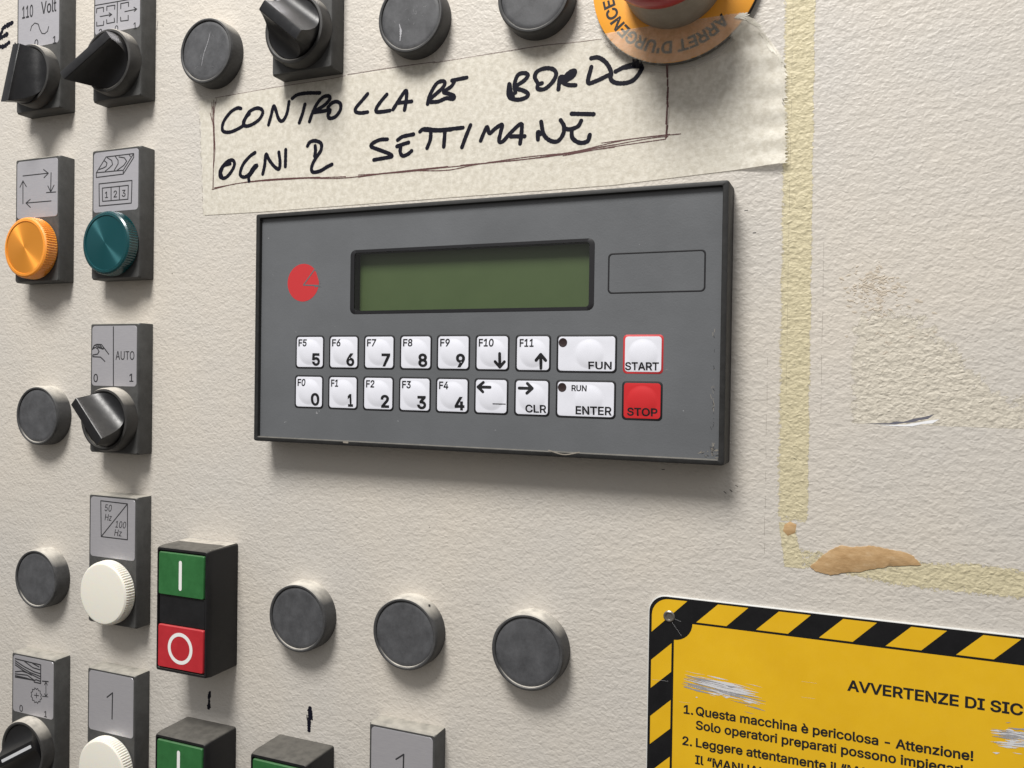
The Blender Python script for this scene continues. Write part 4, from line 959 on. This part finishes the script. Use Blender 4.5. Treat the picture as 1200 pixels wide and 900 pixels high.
bm = bmesh.new()
sheet(bm, rrect(dw - 0.05, dh - 0.05, 1.2, dcx, dcy), HM - 0.12)
build("window_pane", bm, M["film"], op)
bm = bmesh.new()
bx, by = 58.9 - KX, 41.0 - KY
loft(bm, [(rrect(35.2, 14.8, 1.6, bx, by), HM + 0.03), (rrect(35.1, 14.7, 1.6, bx, by), HM + 0.06), (rrect(34.1, 13.7, 1.2, bx, by), HM + 0.06), (rrect(34.0, 13.6, 1.2, bx, by), HM + 0.03)], cap_last=False)
build("slot_outline", bm, M["print_black"], op)
# the red emblem: a disc with a loose wedge
ex, ey = -92.3 - KX, 41.5 - KY
bm = bmesh.new()
sheet(bm, circle(8.0, ex, ey, 56), HM + 0.04)
emblem = build("red_emblem", bm, M["red_print"], op)
bm = bmesh.new()
stroke(bm, [(ex + 7.6, ey - 1.4), (ex + 0.2, ey - 1.0), (ex + 5.6, ey + 5.2)], 0.55, HM + 0.07)
stroke(bm, [(ex + 5.4, ey + 5.4), (ex + 6.6, ey + 4.6), (ex + 8.6, ey - 0.6)], 0.35, HM + 0.07)
stroke(bm, [(ex + 6.0, ey - 1.9), (ex + 8.6, ey - 1.7)], 0.4, HM + 0.07)
build("emblem_wedge", bm, M["membrane"], emblem)

def dome_key(w, h, mat, border, dome_x=0.0):
    """Key film: outline print and a face with a snap dome under it."""
    outer = []
    raw = rrect(w - 1.4, h - 1.4, 1.2, 0, 0, 5)
    for a, b in zip(raw, raw[1:] + raw[:1]):
        q = max(1, int(math.dist(a, b) / 0.9))
        outer += [(a[0] + (b[0] - a[0]) * k / q, a[1] + (b[1] - a[1]) * k / q) for k in range(q)]
    angles = [math.atan2(y, x - dome_x) for x, y in outer]
    def disc_(r):
        return [(dome_x + r * math.cos(a), r * math.sin(a)) for a in angles]
    def ring(t):
        return [(ox * (1 - t) + qx * t, oy * (1 - t) + qy * t) for (ox, oy), (qx, qy) in zip(outer, disc_(5.6))]
    bm = bmesh.new()
    loft(bm, [(ring(0), HM + 0.06), (ring(0.02), HM + 0.13), (ring(0.06), HM + 0.14), (ring(0.9), HM + 0.14), (ring(1), HM + 0.14), (disc_(5.2), HM + 0.20), (disc_(4.6), HM + 0.32), (disc_(3.8), HM + 0.46), (disc_(2.8), HM + 0.57), (disc_(1.6), HM + 0.64), (disc_(0.3), HM + 0.67)])
    bmb = bmesh.new()
    loft(bmb, [(rrect(w, h, 1.5), HM + 0.02), (rrect(w - 0.1, h - 0.1, 1.5), HM + 0.07)])
    return bm, bmb

def key(cx, cy, w, legends, mat="key", border="print_black", dome_x=0.0, led=None, label=None, arrows=()):
    t = bpy.data.objects.new("key", None)
    t.empty_display_size = 0.004
    link(t, op)
    t.location = to_world(cx - KX, cy - KY, 0)
    h = 14.1
    if label:
        t["label"] = label
    a, b = dome_key(w, h, mat, border, dome_x)
    build("key_face", a, M[mat], t)
    build("key_border", b, M[border], t)
    bm = bmesh.new()
    lz = HM + 0.18
    for s, fx0, fx1, base, cap, bold in legends:
        x0, x1 = (fx0 - 0.5) * w, (fx1 - 0.5) * w
        letters(bm, s, x0, (0.5 - base) * h, cap, lz, x1 - x0, bold)
    for pts, wd in arrows:
        stroke(bm, [((x - 0.5) * w, (0.5 - y) * h) for x, y in pts], wd, lz)
    bmesh.ops.triangulate(bm, faces=bm.faces)
    for _ in range(4):
        long_ = [q for q in bm.edges if q.calc_length() > 0.55]
        if not long_:
            break
        bmesh.ops.subdivide_edges(bm, edges=long_, cuts=1)
        bmesh.ops.triangulate(bm, faces=[q for q in bm.faces if len(q.verts) > 3])
    for v in bm.verts:       # the print lies on the domed film
        r = math.hypot(v.co.x - dome_x, v.co.y) / 5.6
        if r < 1:
            v.co.z += 0.56 * (1 - r * r) + 0.02
    build("key_legend", bm, M["print_black"], t)
    if led:
        bm = bmesh.new()
        lathe(bm, [(1.7, HM + 0.1), (1.65, HM + 0.22), (1.3, HM + 0.26), (1.2, HM + 0.2), (0.2, HM + 0.3)], 32, (led[0] - 0.5) * w, (0.5 - led[1]) * h)
        build("indicator_led", bm, M["led"], t)
    return t

KXS = [-88.45, -71.5, -54.5, -37.6, -20.9, -4.2, 12.6]
B1, B2 = 0.030, 0.020
for i, (f, d) in enumerate((("F5", "5"), ("F6", "6"), ("F7", "7"), ("F8", "8"), ("F9", "9"))):
    key(KXS[i], 12.05, 14.6, [(f, 0.09, 0.42, 0.33, 3.0, B2), (d, 0.58, 0.88, 0.91, 5.3, B1)])
for i, (f, d) in enumerate((("F0", "0"), ("F1", "1"), ("F2", "2"), ("F3", "3"), ("F4", "4"))):
    x0, x1 = (0.58, 0.88) if d != "1" else (0.66, 0.86)
    key(KXS[i] - 0.2, -4.8, 14.6, [(f, 0.09, 0.40 if d != "1" else 0.37, 0.33, 3.0, B2), (d, x0, x1, 0.91, 5.3, B1)])
AW = 1.15
down = [([(0.73, 0.52), (0.73, 0.88)], AW), ([(0.60, 0.74), (0.73, 0.89), (0.86, 0.74)], AW)]
up = [([(0.73, 0.90), (0.73, 0.54)], AW), ([(0.60, 0.69), (0.73, 0.53), (0.86, 0.69)], AW)]
left = [([(0.48, 0.25), (0.12, 0.25)], AW), ([(0.27, 0.12), (0.11, 0.25), (0.27, 0.38)], AW), ([(0.57, 0.70), (0.92, 0.70)], 0.35)]
right = [([(0.14, 0.25), (0.50, 0.25)], AW), ([(0.37, 0.12), (0.52, 0.25), (0.37, 0.38)], AW)]
key(KXS[5], 12.0, 14.4, [("F10", 0.09, 0.56, 0.33, 3.0, B2)], arrows=down)
key(KXS[6], 11.9, 14.4, [("F11", 0.11, 0.54, 0.33, 3.0, B2)], arrows=up)
key(KXS[5] - 0.2, -4.8, 14.4, [], arrows=left)
key(KXS[6] - 0.2, -4.9, 14.4, [("CLR", 0.32, 0.91, 0.90, 3.0, B2)], arrows=right)
key(33.6, 11.75, 23.2, [("FUN", 0.53, 0.93, 0.90, 2.8, B2)], dome_x=1.2, led=(0.107, 0.205))
key(33.5, -5.0, 23.1, [("RUN", 0.26, 0.53, 0.29, 2.2, B2), ("ENTER", 0.33, 0.935, 0.90, 3.1, B2)], dome_x=1.2, led=(0.107, 0.20))
key(54.8, 11.7, 14.7, [("START", 0.05, 0.90, 0.91, 2.9, B2)], border="red_print", label="white START key with a red outline")
key(54.7, -5.05, 14.8, [("STOP", 0.13, 0.89, 0.885, 2.9, B2)], mat="key_red", label="red STOP key")
# scuffs and peeling along the right edge of the membrane
rng = random.Random(11)
bm, bm2 = bmesh.new(), bmesh.new()
for k in range(46):
    y = rng.choice((rng.uniform(-16, 20), rng.uniform(-23.5, -20)))
    x = 80.2 - abs(rng.gauss(0, 0.5)) - KX
    pts = [(x, y - KY), (x + rng.uniform(-0.5, 0.5), y - KY + rng.uniform(0.3, 1.6))]
    stroke(bm if k % 2 else bm2, pts, rng.uniform(0.15, 0.4), HM + 0.05, taper=0.6, rng=rng)
for k in range(26):
    x, y = 81.3 - KX - rng.random() ** 1.5 * 6.5, -24.2 - KY + rng.random() ** 2 * 3.0
    stroke(bm if k % 3 else bm2, [(x, y), (x + rng.uniform(0.3, 1.5), y + rng.uniform(-0.2, 0.7))], rng.uniform(0.15, 0.4), HM + 0.05, taper=0.6, rng=rng)
build("edge_scuff", bm, M["stop_collar"], op)
build("edge_dirt_and_shading", bm2, M["print_black"], op)
for pts, w in (([(20, -24.3), (26, -25.6), (32, -24.5)], 0.4), ([(-70, -25.2), (-68, -25.3)], 0.7)):
    bm = bmesh.new()
    stroke(bm, [(x - KX, y - KY) for x, y in pts], w, 12.02, len(pts) > 2)
    build("rim_nick", bm, M["stop_collar"], op)

# ---------------------------------------------------------------- handwritten tape
rng = random.Random(3)
def smooth(a, b, x):
    t = min(1.0, max(0.0, (x - a) / (b - a)))
    return t * t * (3 - 2 * t)
def tape_h(x, y):
    """Height of the tape: over the stop disc, tented beside it, flat on the enamel, lifted at its torn end."""
    dx, dy = x - ESX, y - ESY
    r = math.hypot(dx, dy)
    ang = math.degrees(math.atan2(dy, dx))
    tent = 0.35 + 11.0 * smooth(-72, -25, ang)
    hd = 3.28
    if r <= 31.7:
        h = hd
    else:
        t = min(1.0, (r - 31.7) / tent)
        h = 0.12 + (hd - 0.12) * (1 - t) ** 1.6
    lift = smooth(82, 101, x)
    h += lift * (0.5 + 0.5 * math.sin(y * 0.33 + 1.0) ** 2 + 0.9 * (1 - smooth(76, 94, y)))
    rad = smooth(31, 36, r) * smooth(62, 40, r) * smooth(58, 80, x)
    h += rad * 0.40 * (0.5 + 0.5 * math.sin(ang * 0.42 + r * 0.10)) ** 2
    return h
TOP = [(-159.5, 129.0), (-150, 129.4), (-79, 130.9), (34.5, 131.3), (44.4, 131.8), (86.2, 131.8), (90.9, 129.1), (99.4, 116.2), (100.9, 111.0), (102, 110.5)]
BOT = [(-155.8, 75.6), (-125, 75.2), (40, 75.4), (102.2, 78.3)]
def poly_y(line, x):
    for (x0, y0), (x1, y1) in zip(line, line[1:]):
        if x <= x1:
            return y0 + (y1 - y0) * (x - x0) / (x1 - x0)
    return line[-1][1]
bm = bmesh.new()
NX, NY = 330, 72
grid = []
jagl = [rng.uniform(-0.7, 0.7) for _ in range(NY + 1)]
jagr = [(0.9 if j % 3 == 0 else -0.5) * rng.uniform(0.3, 1.0) for j in range(NY + 1)]
for i in range(NX + 1):
    col = []
    for j in range(NY + 1):
        u, v = i / NX, j / NY
        xl = -156.0 - 3.2 * v + jagl[j]
        xr = 102.0 - 0.8 * v + jagr[j] - 1.2 * smooth(0.55, 0.62, v) * (1 - smooth(0.62, 0.72, v))
        x = xl + (xr - xl) * u
        yb, yt = poly_y(BOT, x), poly_y(TOP, x)
        y = yb + (yt - yb) * v
        if x > 80 and v > 0.9:
            y += rng.uniform(-0.25, 0.25)
        col.append(bm.verts.new((x, y, tape_h(x, y))))
    grid.append(col)
for i in range(NX):
    for j in range(NY):
        bm.faces.new((grid[i][j], grid[i + 1][j], grid[i + 1][j + 1], grid[i][j + 1]))
cover = []
for v in bm.verts:
    r = math.hypot(v.co.x - ESX, v.co.y - ESY)
    ang = math.degrees(math.atan2(v.co.y - ESY, v.co.x - ESX))
    c = 0.60 + 0.12 * smooth(66, 84, v.co.x)
    if r < 31.0:
        c = 0.36
    elif ang < -50:
        c *= 0.2 + 0.8 * smooth(32.0, 34.5, r)
    cover.append(c)
tape = build("masking_tape", bm, M["tape"], None, angle=80)
at = tape.data.attributes.new("cover", "FLOAT", "POINT")
for k, c in enumerate(cover):
    at.data[k].value = c
tag(tape, "cream masking tape strip with two handwritten lines, torn at its right end", "tape")
bm = bmesh.new()
for w, pts in HANDWRITING:
    stroke(bm, pts, w * 1.1, 0.05, True, 0.08, rng, tape_h)
build("handwriting", bm, M["marker"], tape)
bm = bmesh.new()
for w, pts in PEN_FRAME:
    stroke(bm, pts, w, 0.04, len(pts) > 2, 0.25, rng, tape_h)
build("pen_frame", bm, M["pen"], tape)
bm = bmesh.new()
bot = [(x, poly_y(BOT, x) + 0.08) for x in range(-155, 101, 5)]
stroke(bm, bot, 0.11, 0.03, True, 0.4, rng, tape_h)
lefte = [(-156.2 - 3.2 * q / 30 + rng.uniform(-0.3, 0.3), 76 + 52 * q / 30) for q in range(31)]
for q in range(0, 27, 3):
    stroke(bm, lefte[q:q + 3], 0.14, 0.03, True, 0.6, rng, tape_h, taper=0.5)
build("edge_dirt_and_shading", bm, M["pen_edge"], tape)  # thin shading of the tape's bottom and left edges, drawn as dark lines
# folded over lip along the torn corner
bm = bmesh.new()
lip = [(84.5, 130.9), (86.0, 131.2), (90.6, 128.6), (94.5, 123.0), (99.0, 116.4), (100.6, 111.2)]
for q in range(30):
    t = rng.random() * 4.2
    i0 = int(t)
    (xa, ya), (xb, yb) = lip[i0], lip[i0 + 1]
    f = t - i0
    x, y = xa + (xb - xa) * f - rng.random() * 1.2, ya + (yb - ya) * f - rng.random() * 1.2
    d = math.hypot(xb - xa, yb - ya)
    L = rng.uniform(1.5, 4.5)
    stroke(bm, [(x, y), (x + (xb - xa) / d * L * 0.5 + 0.1, y + (yb - ya) / d * L * 0.5), (x + (xb - xa) / d * L, y + (yb - ya) / d * L)], rng.uniform(0.25, 0.9), 0.06 + 0.1 * rng.random(), True, 0.3, rng, tape_h, taper=0.6)
for q in range(60):  # bright frayed tips of the torn end
    y = rng.uniform(79.5, 111)
    x = 102.0 - 0.8 * (y - 78) / 50 - rng.uniform(0.2, 1.0)
    L = rng.uniform(0.5, 1.4)
    stroke(bm, [(x, y), (x + L, y + rng.uniform(-0.4, 0.5))], rng.uniform(0.2, 0.45), 0.03, False, 0.2, rng, tape_h, taper=0.7)
lipm = new_mat("folded_tape", (0.74, 0.71, 0.62), 0.5)
build("folded_lip", bm, lipm, tape)

# ---------------------------------------------------------------- glue left by older tape
def patch(name, x0, x1, y0, y1, h, mat, cover, nx=60, ny=60, shape=None):
    bm = bmesh.new()
    rows = []
    pts = []
    for i in range(nx + 1):
        col = []
        for j in range(ny + 1):
            u, v = i / nx, j / ny
            x, y = x0 + (x1 - x0) * u, y0 + (y1 - y0) * v
            if shape:
                x, y = shape(u, v)
            col.append(bm.verts.new((x, y, h)))
            pts.append(cover(u, v))
        rows.append(col)
    for i in range(nx):
        for j in range(ny):
            bm.faces.new((rows[i][j], rows[i + 1][j], rows[i + 1][j + 1], rows[i][j + 1]))
    bm.verts.index_update()
    o = build(name, bm, mat)
    at = o.data.attributes.new("cover", "FLOAT", "POINT")
    for k, c in enumerate(pts):
        at.data[k].value = c
    return o

def edge(u, w=0.06):
    return min(1.0, min(u, 1 - u) / w)

def strip_shape(u, v):
    y = -46.0 + v * 250
    return (100.0 + 12.2 * u + 0.12 * math.sin(y * 0.3) - 0.004 * (y - 60), y)
o = patch("tape_residue", 0, 0, 0, 0, 0.04, M["yellow_glue"],
          lambda u, v: 0.30 + 0.34 * edge(u, 0.16) - 0.25 * smooth(0.80, 0.95, u) - 0.2 * (1 - smooth(0.0, 0.008, v)), 24, 120, strip_shape)
tag(o, "upright strip of yellowed tape glue running down beside the operator terminal", "tape residue", "yellowed tape glue")
def low_shape(u, v):
    x = 107.0 + u * 110
    top = -54.0 + 1.2 * math.sin(x * 0.2) * 0.5 - 0.02 * (x - 107)
    bot = -63.0 - 2.5 * smooth(115, 140, x)
    return (x, bot + (top - bot) * v)
o = patch("tape_residue", 0, 0, 0, 0, 0.045, M["yellow_glue"],
          lambda u, v: 0.36 + 0.28 * edge(v, 0.2) - 0.12 * (1 - smooth(0, 0.5, u)), 90, 24, low_shape)
tag(o, "level strip of yellowed tape glue above the warning sign", "tape residue", "yellowed tape glue")
def hook_shape(u, v):
    y = -46.5 - 15.5 * v
    return (101.5 + 1.5 * v * v + 5.5 * (1 - u) if False else 101.4 + 2.0 * v + (5.6 + 1.5 * v * v) * u, y)
o = patch("tape_residue", 0, 0, 0, 0, 0.05, M["yellow_glue"],
          lambda u, v: 0.40 + 0.30 * edge(u, 0.15), 16, 30, lambda u, v: hook_shape(u, 1 - v))
tag(o, "short narrow hook of yellowed tape glue left of the torn brown paper", "tape residue", "yellowed tape glue")
def pale_cover(u, v):
    return 0.02 + 0.62 * smooth(0, 0.10, u) * smooth(0.0, 0.015, v) * (1 - smooth(0.55, 1.0, v + 0.55 * smooth(0.2, 0.6, u) - 0.25 * (u < 0.0)))
o = patch("glue_patch", 118.5, 215, -11.8, 42, 0.03, M["pale_glue"], pale_cover, 70, 60)
tag(o, "pale worn square of old glue on the enamel, right of the yellow strip", "glue patch")
# lumpy crust on the patch
bm = bmesh.new()
rng = random.Random(8)
for k in range(230):
    cx, cy = rng.gauss(130.5, 4.2), rng.gauss(34.5, 3.4)
    if k > 190:
        cx, cy = rng.gauss(135, 7), rng.gauss(22, 6)
    n = 8
    r0 = rng.uniform(0.15, 0.62)
    t = rng.uniform(-0.7, 0.7)
    pts = []
    for q in range(n):
        u, v = r0 * rng.uniform(0.5, 1.4) * 1.8 * math.cos(2 * math.pi * q / n), r0 * rng.uniform(0.4, 1.2) * math.sin(2 * math.pi * q / n)
        pts.append((cx + u * math.cos(t) - v * math.sin(t), cy + u * math.sin(t) + v * math.cos(t)))
    mid_ = [(cx + (x - cx) * 0.45, cy + (y - cy) * 0.45) for x, y in pts]
    loft(bm, [(pts, 0.0), (mid_, rng.uniform(0.05, 0.13))])
crust = build("glue_crust", bm, new_mat("glue_crumbs", (0.49, 0.43, 0.35), 0.65), o, angle=25)
crust["kind"] = "stuff"

# ---------------------------------------------------------------- torn brown paper
bm = bmesh.new()
pp = [(112.1, -61.1), (114.4, -58.8), (116.3, -56.6), (118.8, -54.6), (121.6, -52.9), (124.5, -53.1), (127.7, -52.8), (130.5, -52.1), (133.7, -52.3), (137, -52.9), (140.3, -53.1), (144.0, -54.3), (145.4, -55.8), (146.5, -57.1),
      (144, -57.3), (141.1, -57.8), (137.5, -58.3), (134.5, -59.3), (131, -60.1), (127.8, -61.4), (123, -62.1), (118.7, -63.4), (116, -62.8), (114.0, -62.6)]
pp = list(reversed(pp))
big = []
for a, b in zip(pp, pp[1:] + pp[:1]):
    for q in range(4):
        t = q / 4
        jx, jy = (rng.uniform(-0.18, 0.18), rng.uniform(-0.18, 0.18)) if q else (0, 0)
        big.append((a[0] + (b[0] - a[0]) * t + jx, a[1] + (b[1] - a[1]) * t + jy))
cxp, cyp = 129, -57.6
inner = [(cxp + (x - cxp) * 0.93, cyp + (y - cyp) * 0.93) for x, y in big]
loft(bm, [(big, 0.02), (big, 0.22), (inner, 0.30)])
paper = build("torn_paper", bm, M["paper"], None)
tag(paper, "torn scrap of brown paper stuck above the yellow warning sign", "paper scrap")
bm = bmesh.new()
loft(bm, [([(107.4, -46.9), (107.0, -49.9), (104.6, -51.2), (102.9, -49.5), (103.4, -47.2), (105.2, -46.0)][::-1], 0.03), ([(106.9, -47.4), (106.5, -49.5), (104.6, -50.6), (103.5, -49.3), (103.9, -47.5), (105.2, -46.6)][::-1], 0.25)])
crumb = build("paper_crumb", bm, M["paper"], None)
tag(crumb, "tiny brown paper crumb at the foot of the upright yellow glue strip", "paper scrap")

# ---------------------------------------------------------------- scratches, ink and dirt on the enamel
bm = bmesh.new()
sheet(bm, [(128.5, -11.1), (133, -10.8), (136, -10.7), (138.2, -10.0), (140.5, -10.1), (143.5, -8.9), (146.8, -8.2), (149.5, -7.3), (147.6, -8.9), (145, -9.4), (143, -10.2), (141, -10.4), (138, -11.0), (135, -11.1)][::-1], 0.06)
sc = build("wall_scratch", bm, new_mat("gouged_primer", (0.13, 0.13, 0.16), 0.5), None)
tag(sc, "short slanted scratch through the enamel at the foot of the pale glue patch", "scratch")
bm = bmesh.new()
sheet(bm, [(133, -11.4), (141, -11.0), (145, -10.1), (147.5, -9.5), (151, -8.9), (149, -10.3), (146, -10.6), (143, -11.5), (138, -11.6)][::-1], 0.055)
build("scratch_highlight", bm, new_mat("painted_white_highlight", (0.86, 0.87, 0.90), 0.4), sc)  # white highlight along the scratch, painted as a flat sliver

def blot(pts_w, name, label, cat, h=0.05):
    bm = bmesh.new()
    for w, pts in pts_w:
        stroke(bm, pts, w, h, True, 0.3, rng)
    o = build(name, bm, M["marker"], None)
    tag(o, label, cat)
    return o
blot([(1.3, [(-149.3, -145.9), (-149.9, -148.0), (-149.7, -150.5), (-150.2, -152.6)]), (1.9, [(-149.7, -152.0), (-150.0, -153.2)]), (0.8, [(-149.2, -145.6), (-149.1, -148.0)])], "ink_blot", "small upright black ink blot between the two left double push buttons", "ink blot")
blot([(2.2, [(-93.6, -144.3), (-93.7, -146.2), (-93.3, -148.0)]), (1.8, [(-93.8, -148.5), (-94.0, -151.0), (-94.0, -154.0)]), (0.7, [(-92.6, -146.0), (-92.4, -149.0)]), (0.5, [(-95.2, -147.5), (-95.0, -149.5)])], "ink_blot", "larger forked black ink blot under the blanking plug by the double button", "ink blot")
blot([(2.3, q) for _, q in PANEL_WRITING], "marker_letter", "black handwritten E at the left edge, beside the 110 Volt holder", "marker writing")
blot(PANEL_TICK, "marker_tick", "tiny black marker tick against the edge of the 110 Volt holder", "marker writing")
bm = bmesh.new()
for x, y in ((86.5, -34.5), (82.5, -37.0), (84.6, -36.2), (60.0, -30.5), (106, -24), (88, 63), (-36, -59.5), (-182, 167.5), (-52, 80), (91, 55)):
    a = rng.uniform(-0.9, 0.2)
    L = rng.uniform(0.5, 1.3)
    stroke(bm, [(x, y), (x + L * math.cos(a), y + L * math.sin(a))], rng.uniform(0.3, 0.55), 0.05, taper=0.5, rng=rng)
stroke(bm, [(-185.6, 165.5), (-184.9, 169.8)], 0.35, 0.05, taper=0.5, rng=rng)
dirt = build("dirt_specks", bm, M["print_black"], None)
dirt["kind"] = "stuff"
tag(dirt, "dark specks and nicks scattered over the beige enamel", "dirt")
# thin cracks of the old tape edges
bm = bmesh.new()
for x0, lo_, hi_ in ((103.2, -2, 130), (96.8, -58, 10), (114.6, -8, 52)):
    y = lo_
    while y < hi_:
        L = rng.uniform(3, 12)
        stroke(bm, [(x0 + rng.uniform(-0.1, 0.1), y), (x0 + rng.uniform(-0.15, 0.15), y + L)], 0.10, 0.07, rng=rng, taper=0.5)
        y += L + rng.uniform(0.5, 6)
ln = build("tape_edge_lines", bm, M["pen_edge"], None)
ln["kind"] = "stuff"
tag(ln, "hairline dirt edges left where old tape was pulled off", "dirt lines")

# ---------------------------------------------------------------- warning sign
SX0, SX1, SY1, SY0 = 56.2, 246.0, -76.5, -236.0
sg = thing("warning_sign", "yellow safety warning sign with black striped border and Italian text", "warning sign", SX0, SY1)
def S(pts):
    return [(x - SX0, y - SY1) for x, y in pts]
scx, scy, sw_, sh_ = (SX1 - SX0) / 2, (SY0 - SY1) / 2, SX1 - SX0, SY1 - SY0
bm = bmesh.new()
loft(bm, [(rrect(sw_, sh_, 6.5, scx, scy, 10), 0.05), (rrect(sw_, sh_, 6.5, scx, scy, 10), 0.95), (rrect(sw_ - 0.3, sh_ - 0.3, 6.4, scx, scy, 10), 1.05)])
plate = build("sign_plate", bm, M["sign_body"], sg)
bm = bmesh.new()
sheet(bm, rrect(sw_ - 0.7, sh_ - 0.7, 6.2, scx, scy, 10), 1.08)
build("border", bm, M["sign_black"], sg)
bm = bmesh.new()
hY = 1.12
k = 0
while 73.7 + 20.85 * k < SX1 - 14:
    x = 73.7 + 20.85 * k
    sheet(bm, S([(x, -84.95), (x + 10.7, -84.95), (x + 18.1, -77.55), (x + 7.6, -77.55)]), hY)
    k += 1
k = 0
while -111.2 - 20.85 * k > SY0 + 12:
    y = -111.2 - 20.85 * k
    sheet(bm, S([(57.5, y), (64.95, y + 7.0), (64.95, y + 17.5), (57.5, y + 10.4)]), hY)
    k += 1
arc = [(57.5 + 6.3 - 6.3 * math.cos(t * math.pi / 2 / 8), -84.1 + 6.4 * math.sin(t * math.pi / 2 / 8)) for t in range(9)]
sheet(bm, S(list(reversed([(57.5, -90.4)] + arc + [(70.4, -77.65)]))), hY)
build("border_stripes", bm, M["sign_yellow"], sg)
bm = bmesh.new()
cove = [(65.8 + 6.6 * math.sin(t * math.pi / 2 / 8) * 1.0, -85.75 - 6.6 * math.cos(t * math.pi / 2 / 8)) for t in range(9)]
sheet(bm, S([(65.8, SY0 + 9.3), (SX1 - 9.5, SY0 + 9.3), (SX1 - 9.5, -85.75)] + list(reversed(cove))), hY)
face = build("sign_face", bm, M["sign_yellow"], sg)
bm = bmesh.new()
hT = 1.16
def line(s, x, y, cap, ratio, bold):
    letters(bm, s, x - SX0, y - SY1, cap, hT, text_width(s, cap / CAP) * ratio, bold + 0.004)
r_title = 51.4 / text_width("AVVERTENZE DI SIC", 3.75 / CAP)
line("AVVERTENZE DI SICUREZZA", 124.8, -101.7, 3.75, r_title, 0.020)
r_body = 88.8 / text_width("Questa macchina è pericolosa - Attenzione!", 3.3 / CAP)
for s, x, y in (("1.", 69.4, -118.7), ("Questa macchina è pericolosa - Attenzione!", 74.0, -118.6), ("Solo operatori preparati possono impiegarla.", 74.1, -123.7),
                ("2.", 69.2, -130.2), ("Leggere attentamente il “MANUALE", 74.1, -130.1), ("Il “MANUALE", 74.1, -136.3)):
    line(s, x, y, 3.3, r_body, 0.018)
build("sign_text", bm, M["print_black"], face)
bm = bmesh.new()
lathe(bm, [(2.1, 1.1), (2.1, 1.35), (1.7, 1.6), (1.3, 1.5), (1.15, 1.2), (0.2, 1.18)], 32, 63.9 - SX0, -83.9 - SY1)
build("screw", bm, M["steel"], sg)
rng = random.Random(21)
def scrape(cx, cy, L, Hh, ang, n):
    bm, bm2 = bmesh.new(), bmesh.new()
    for k in range(n):
        v = rng.gauss(0, 0.42)
        l = L * rng.uniform(0.15, 0.85) * max(0.15, 1 - abs(v) * 0.8)
        u = rng.uniform(-1, 1) * (L - l) * 0.5
        ca, sa = math.cos(ang), math.sin(ang)
        p = [(-l / 2 + u, v * Hh), (u, v * Hh + rng.uniform(-0.2, 0.2)), (l / 2 + u, v * Hh + rng.uniform(-0.3, 0.3))]
        p = [(cx + a * ca - b * sa - SX0, cy + a * sa + b * ca - SY1) for a, b in p]
        stroke(bm if rng.random() < 0.62 else bm2, p, rng.uniform(0.15, 0.75), hT + 0.01 + 0.002 * (k % 9), True, 0.3, rng, taper=0.85)
    build("scrape_mark", bm, M["scrape"], face)
    build("scrape_grey", bm2, M["scrape_dark"], face)  # duller grey strokes of the scraped metal
scrape(84, -107.6, 30, 4.2, -0.09, 74)
scrape(178, -108.5, 22, 5.0, 0.05, 70)
for pts in ([(110, -100.8), (115, -100.7)], [(110, -106.2), (114.5, -106.1)], [(68, -114.6), (72, -114.5)], [(58, -108), (64, -107.8)], [(65, -86), (68.5, -90.5)], [(65.5, -84.5), (68.2, -85.3)]):
    bm = bmesh.new()
    stroke(bm, [(x - SX0, y - SY1) for x, y in pts], 0.22, hT + 0.01, taper=0.8, rng=rng)
    build("fine_scratch", bm, M["scrape"], face)
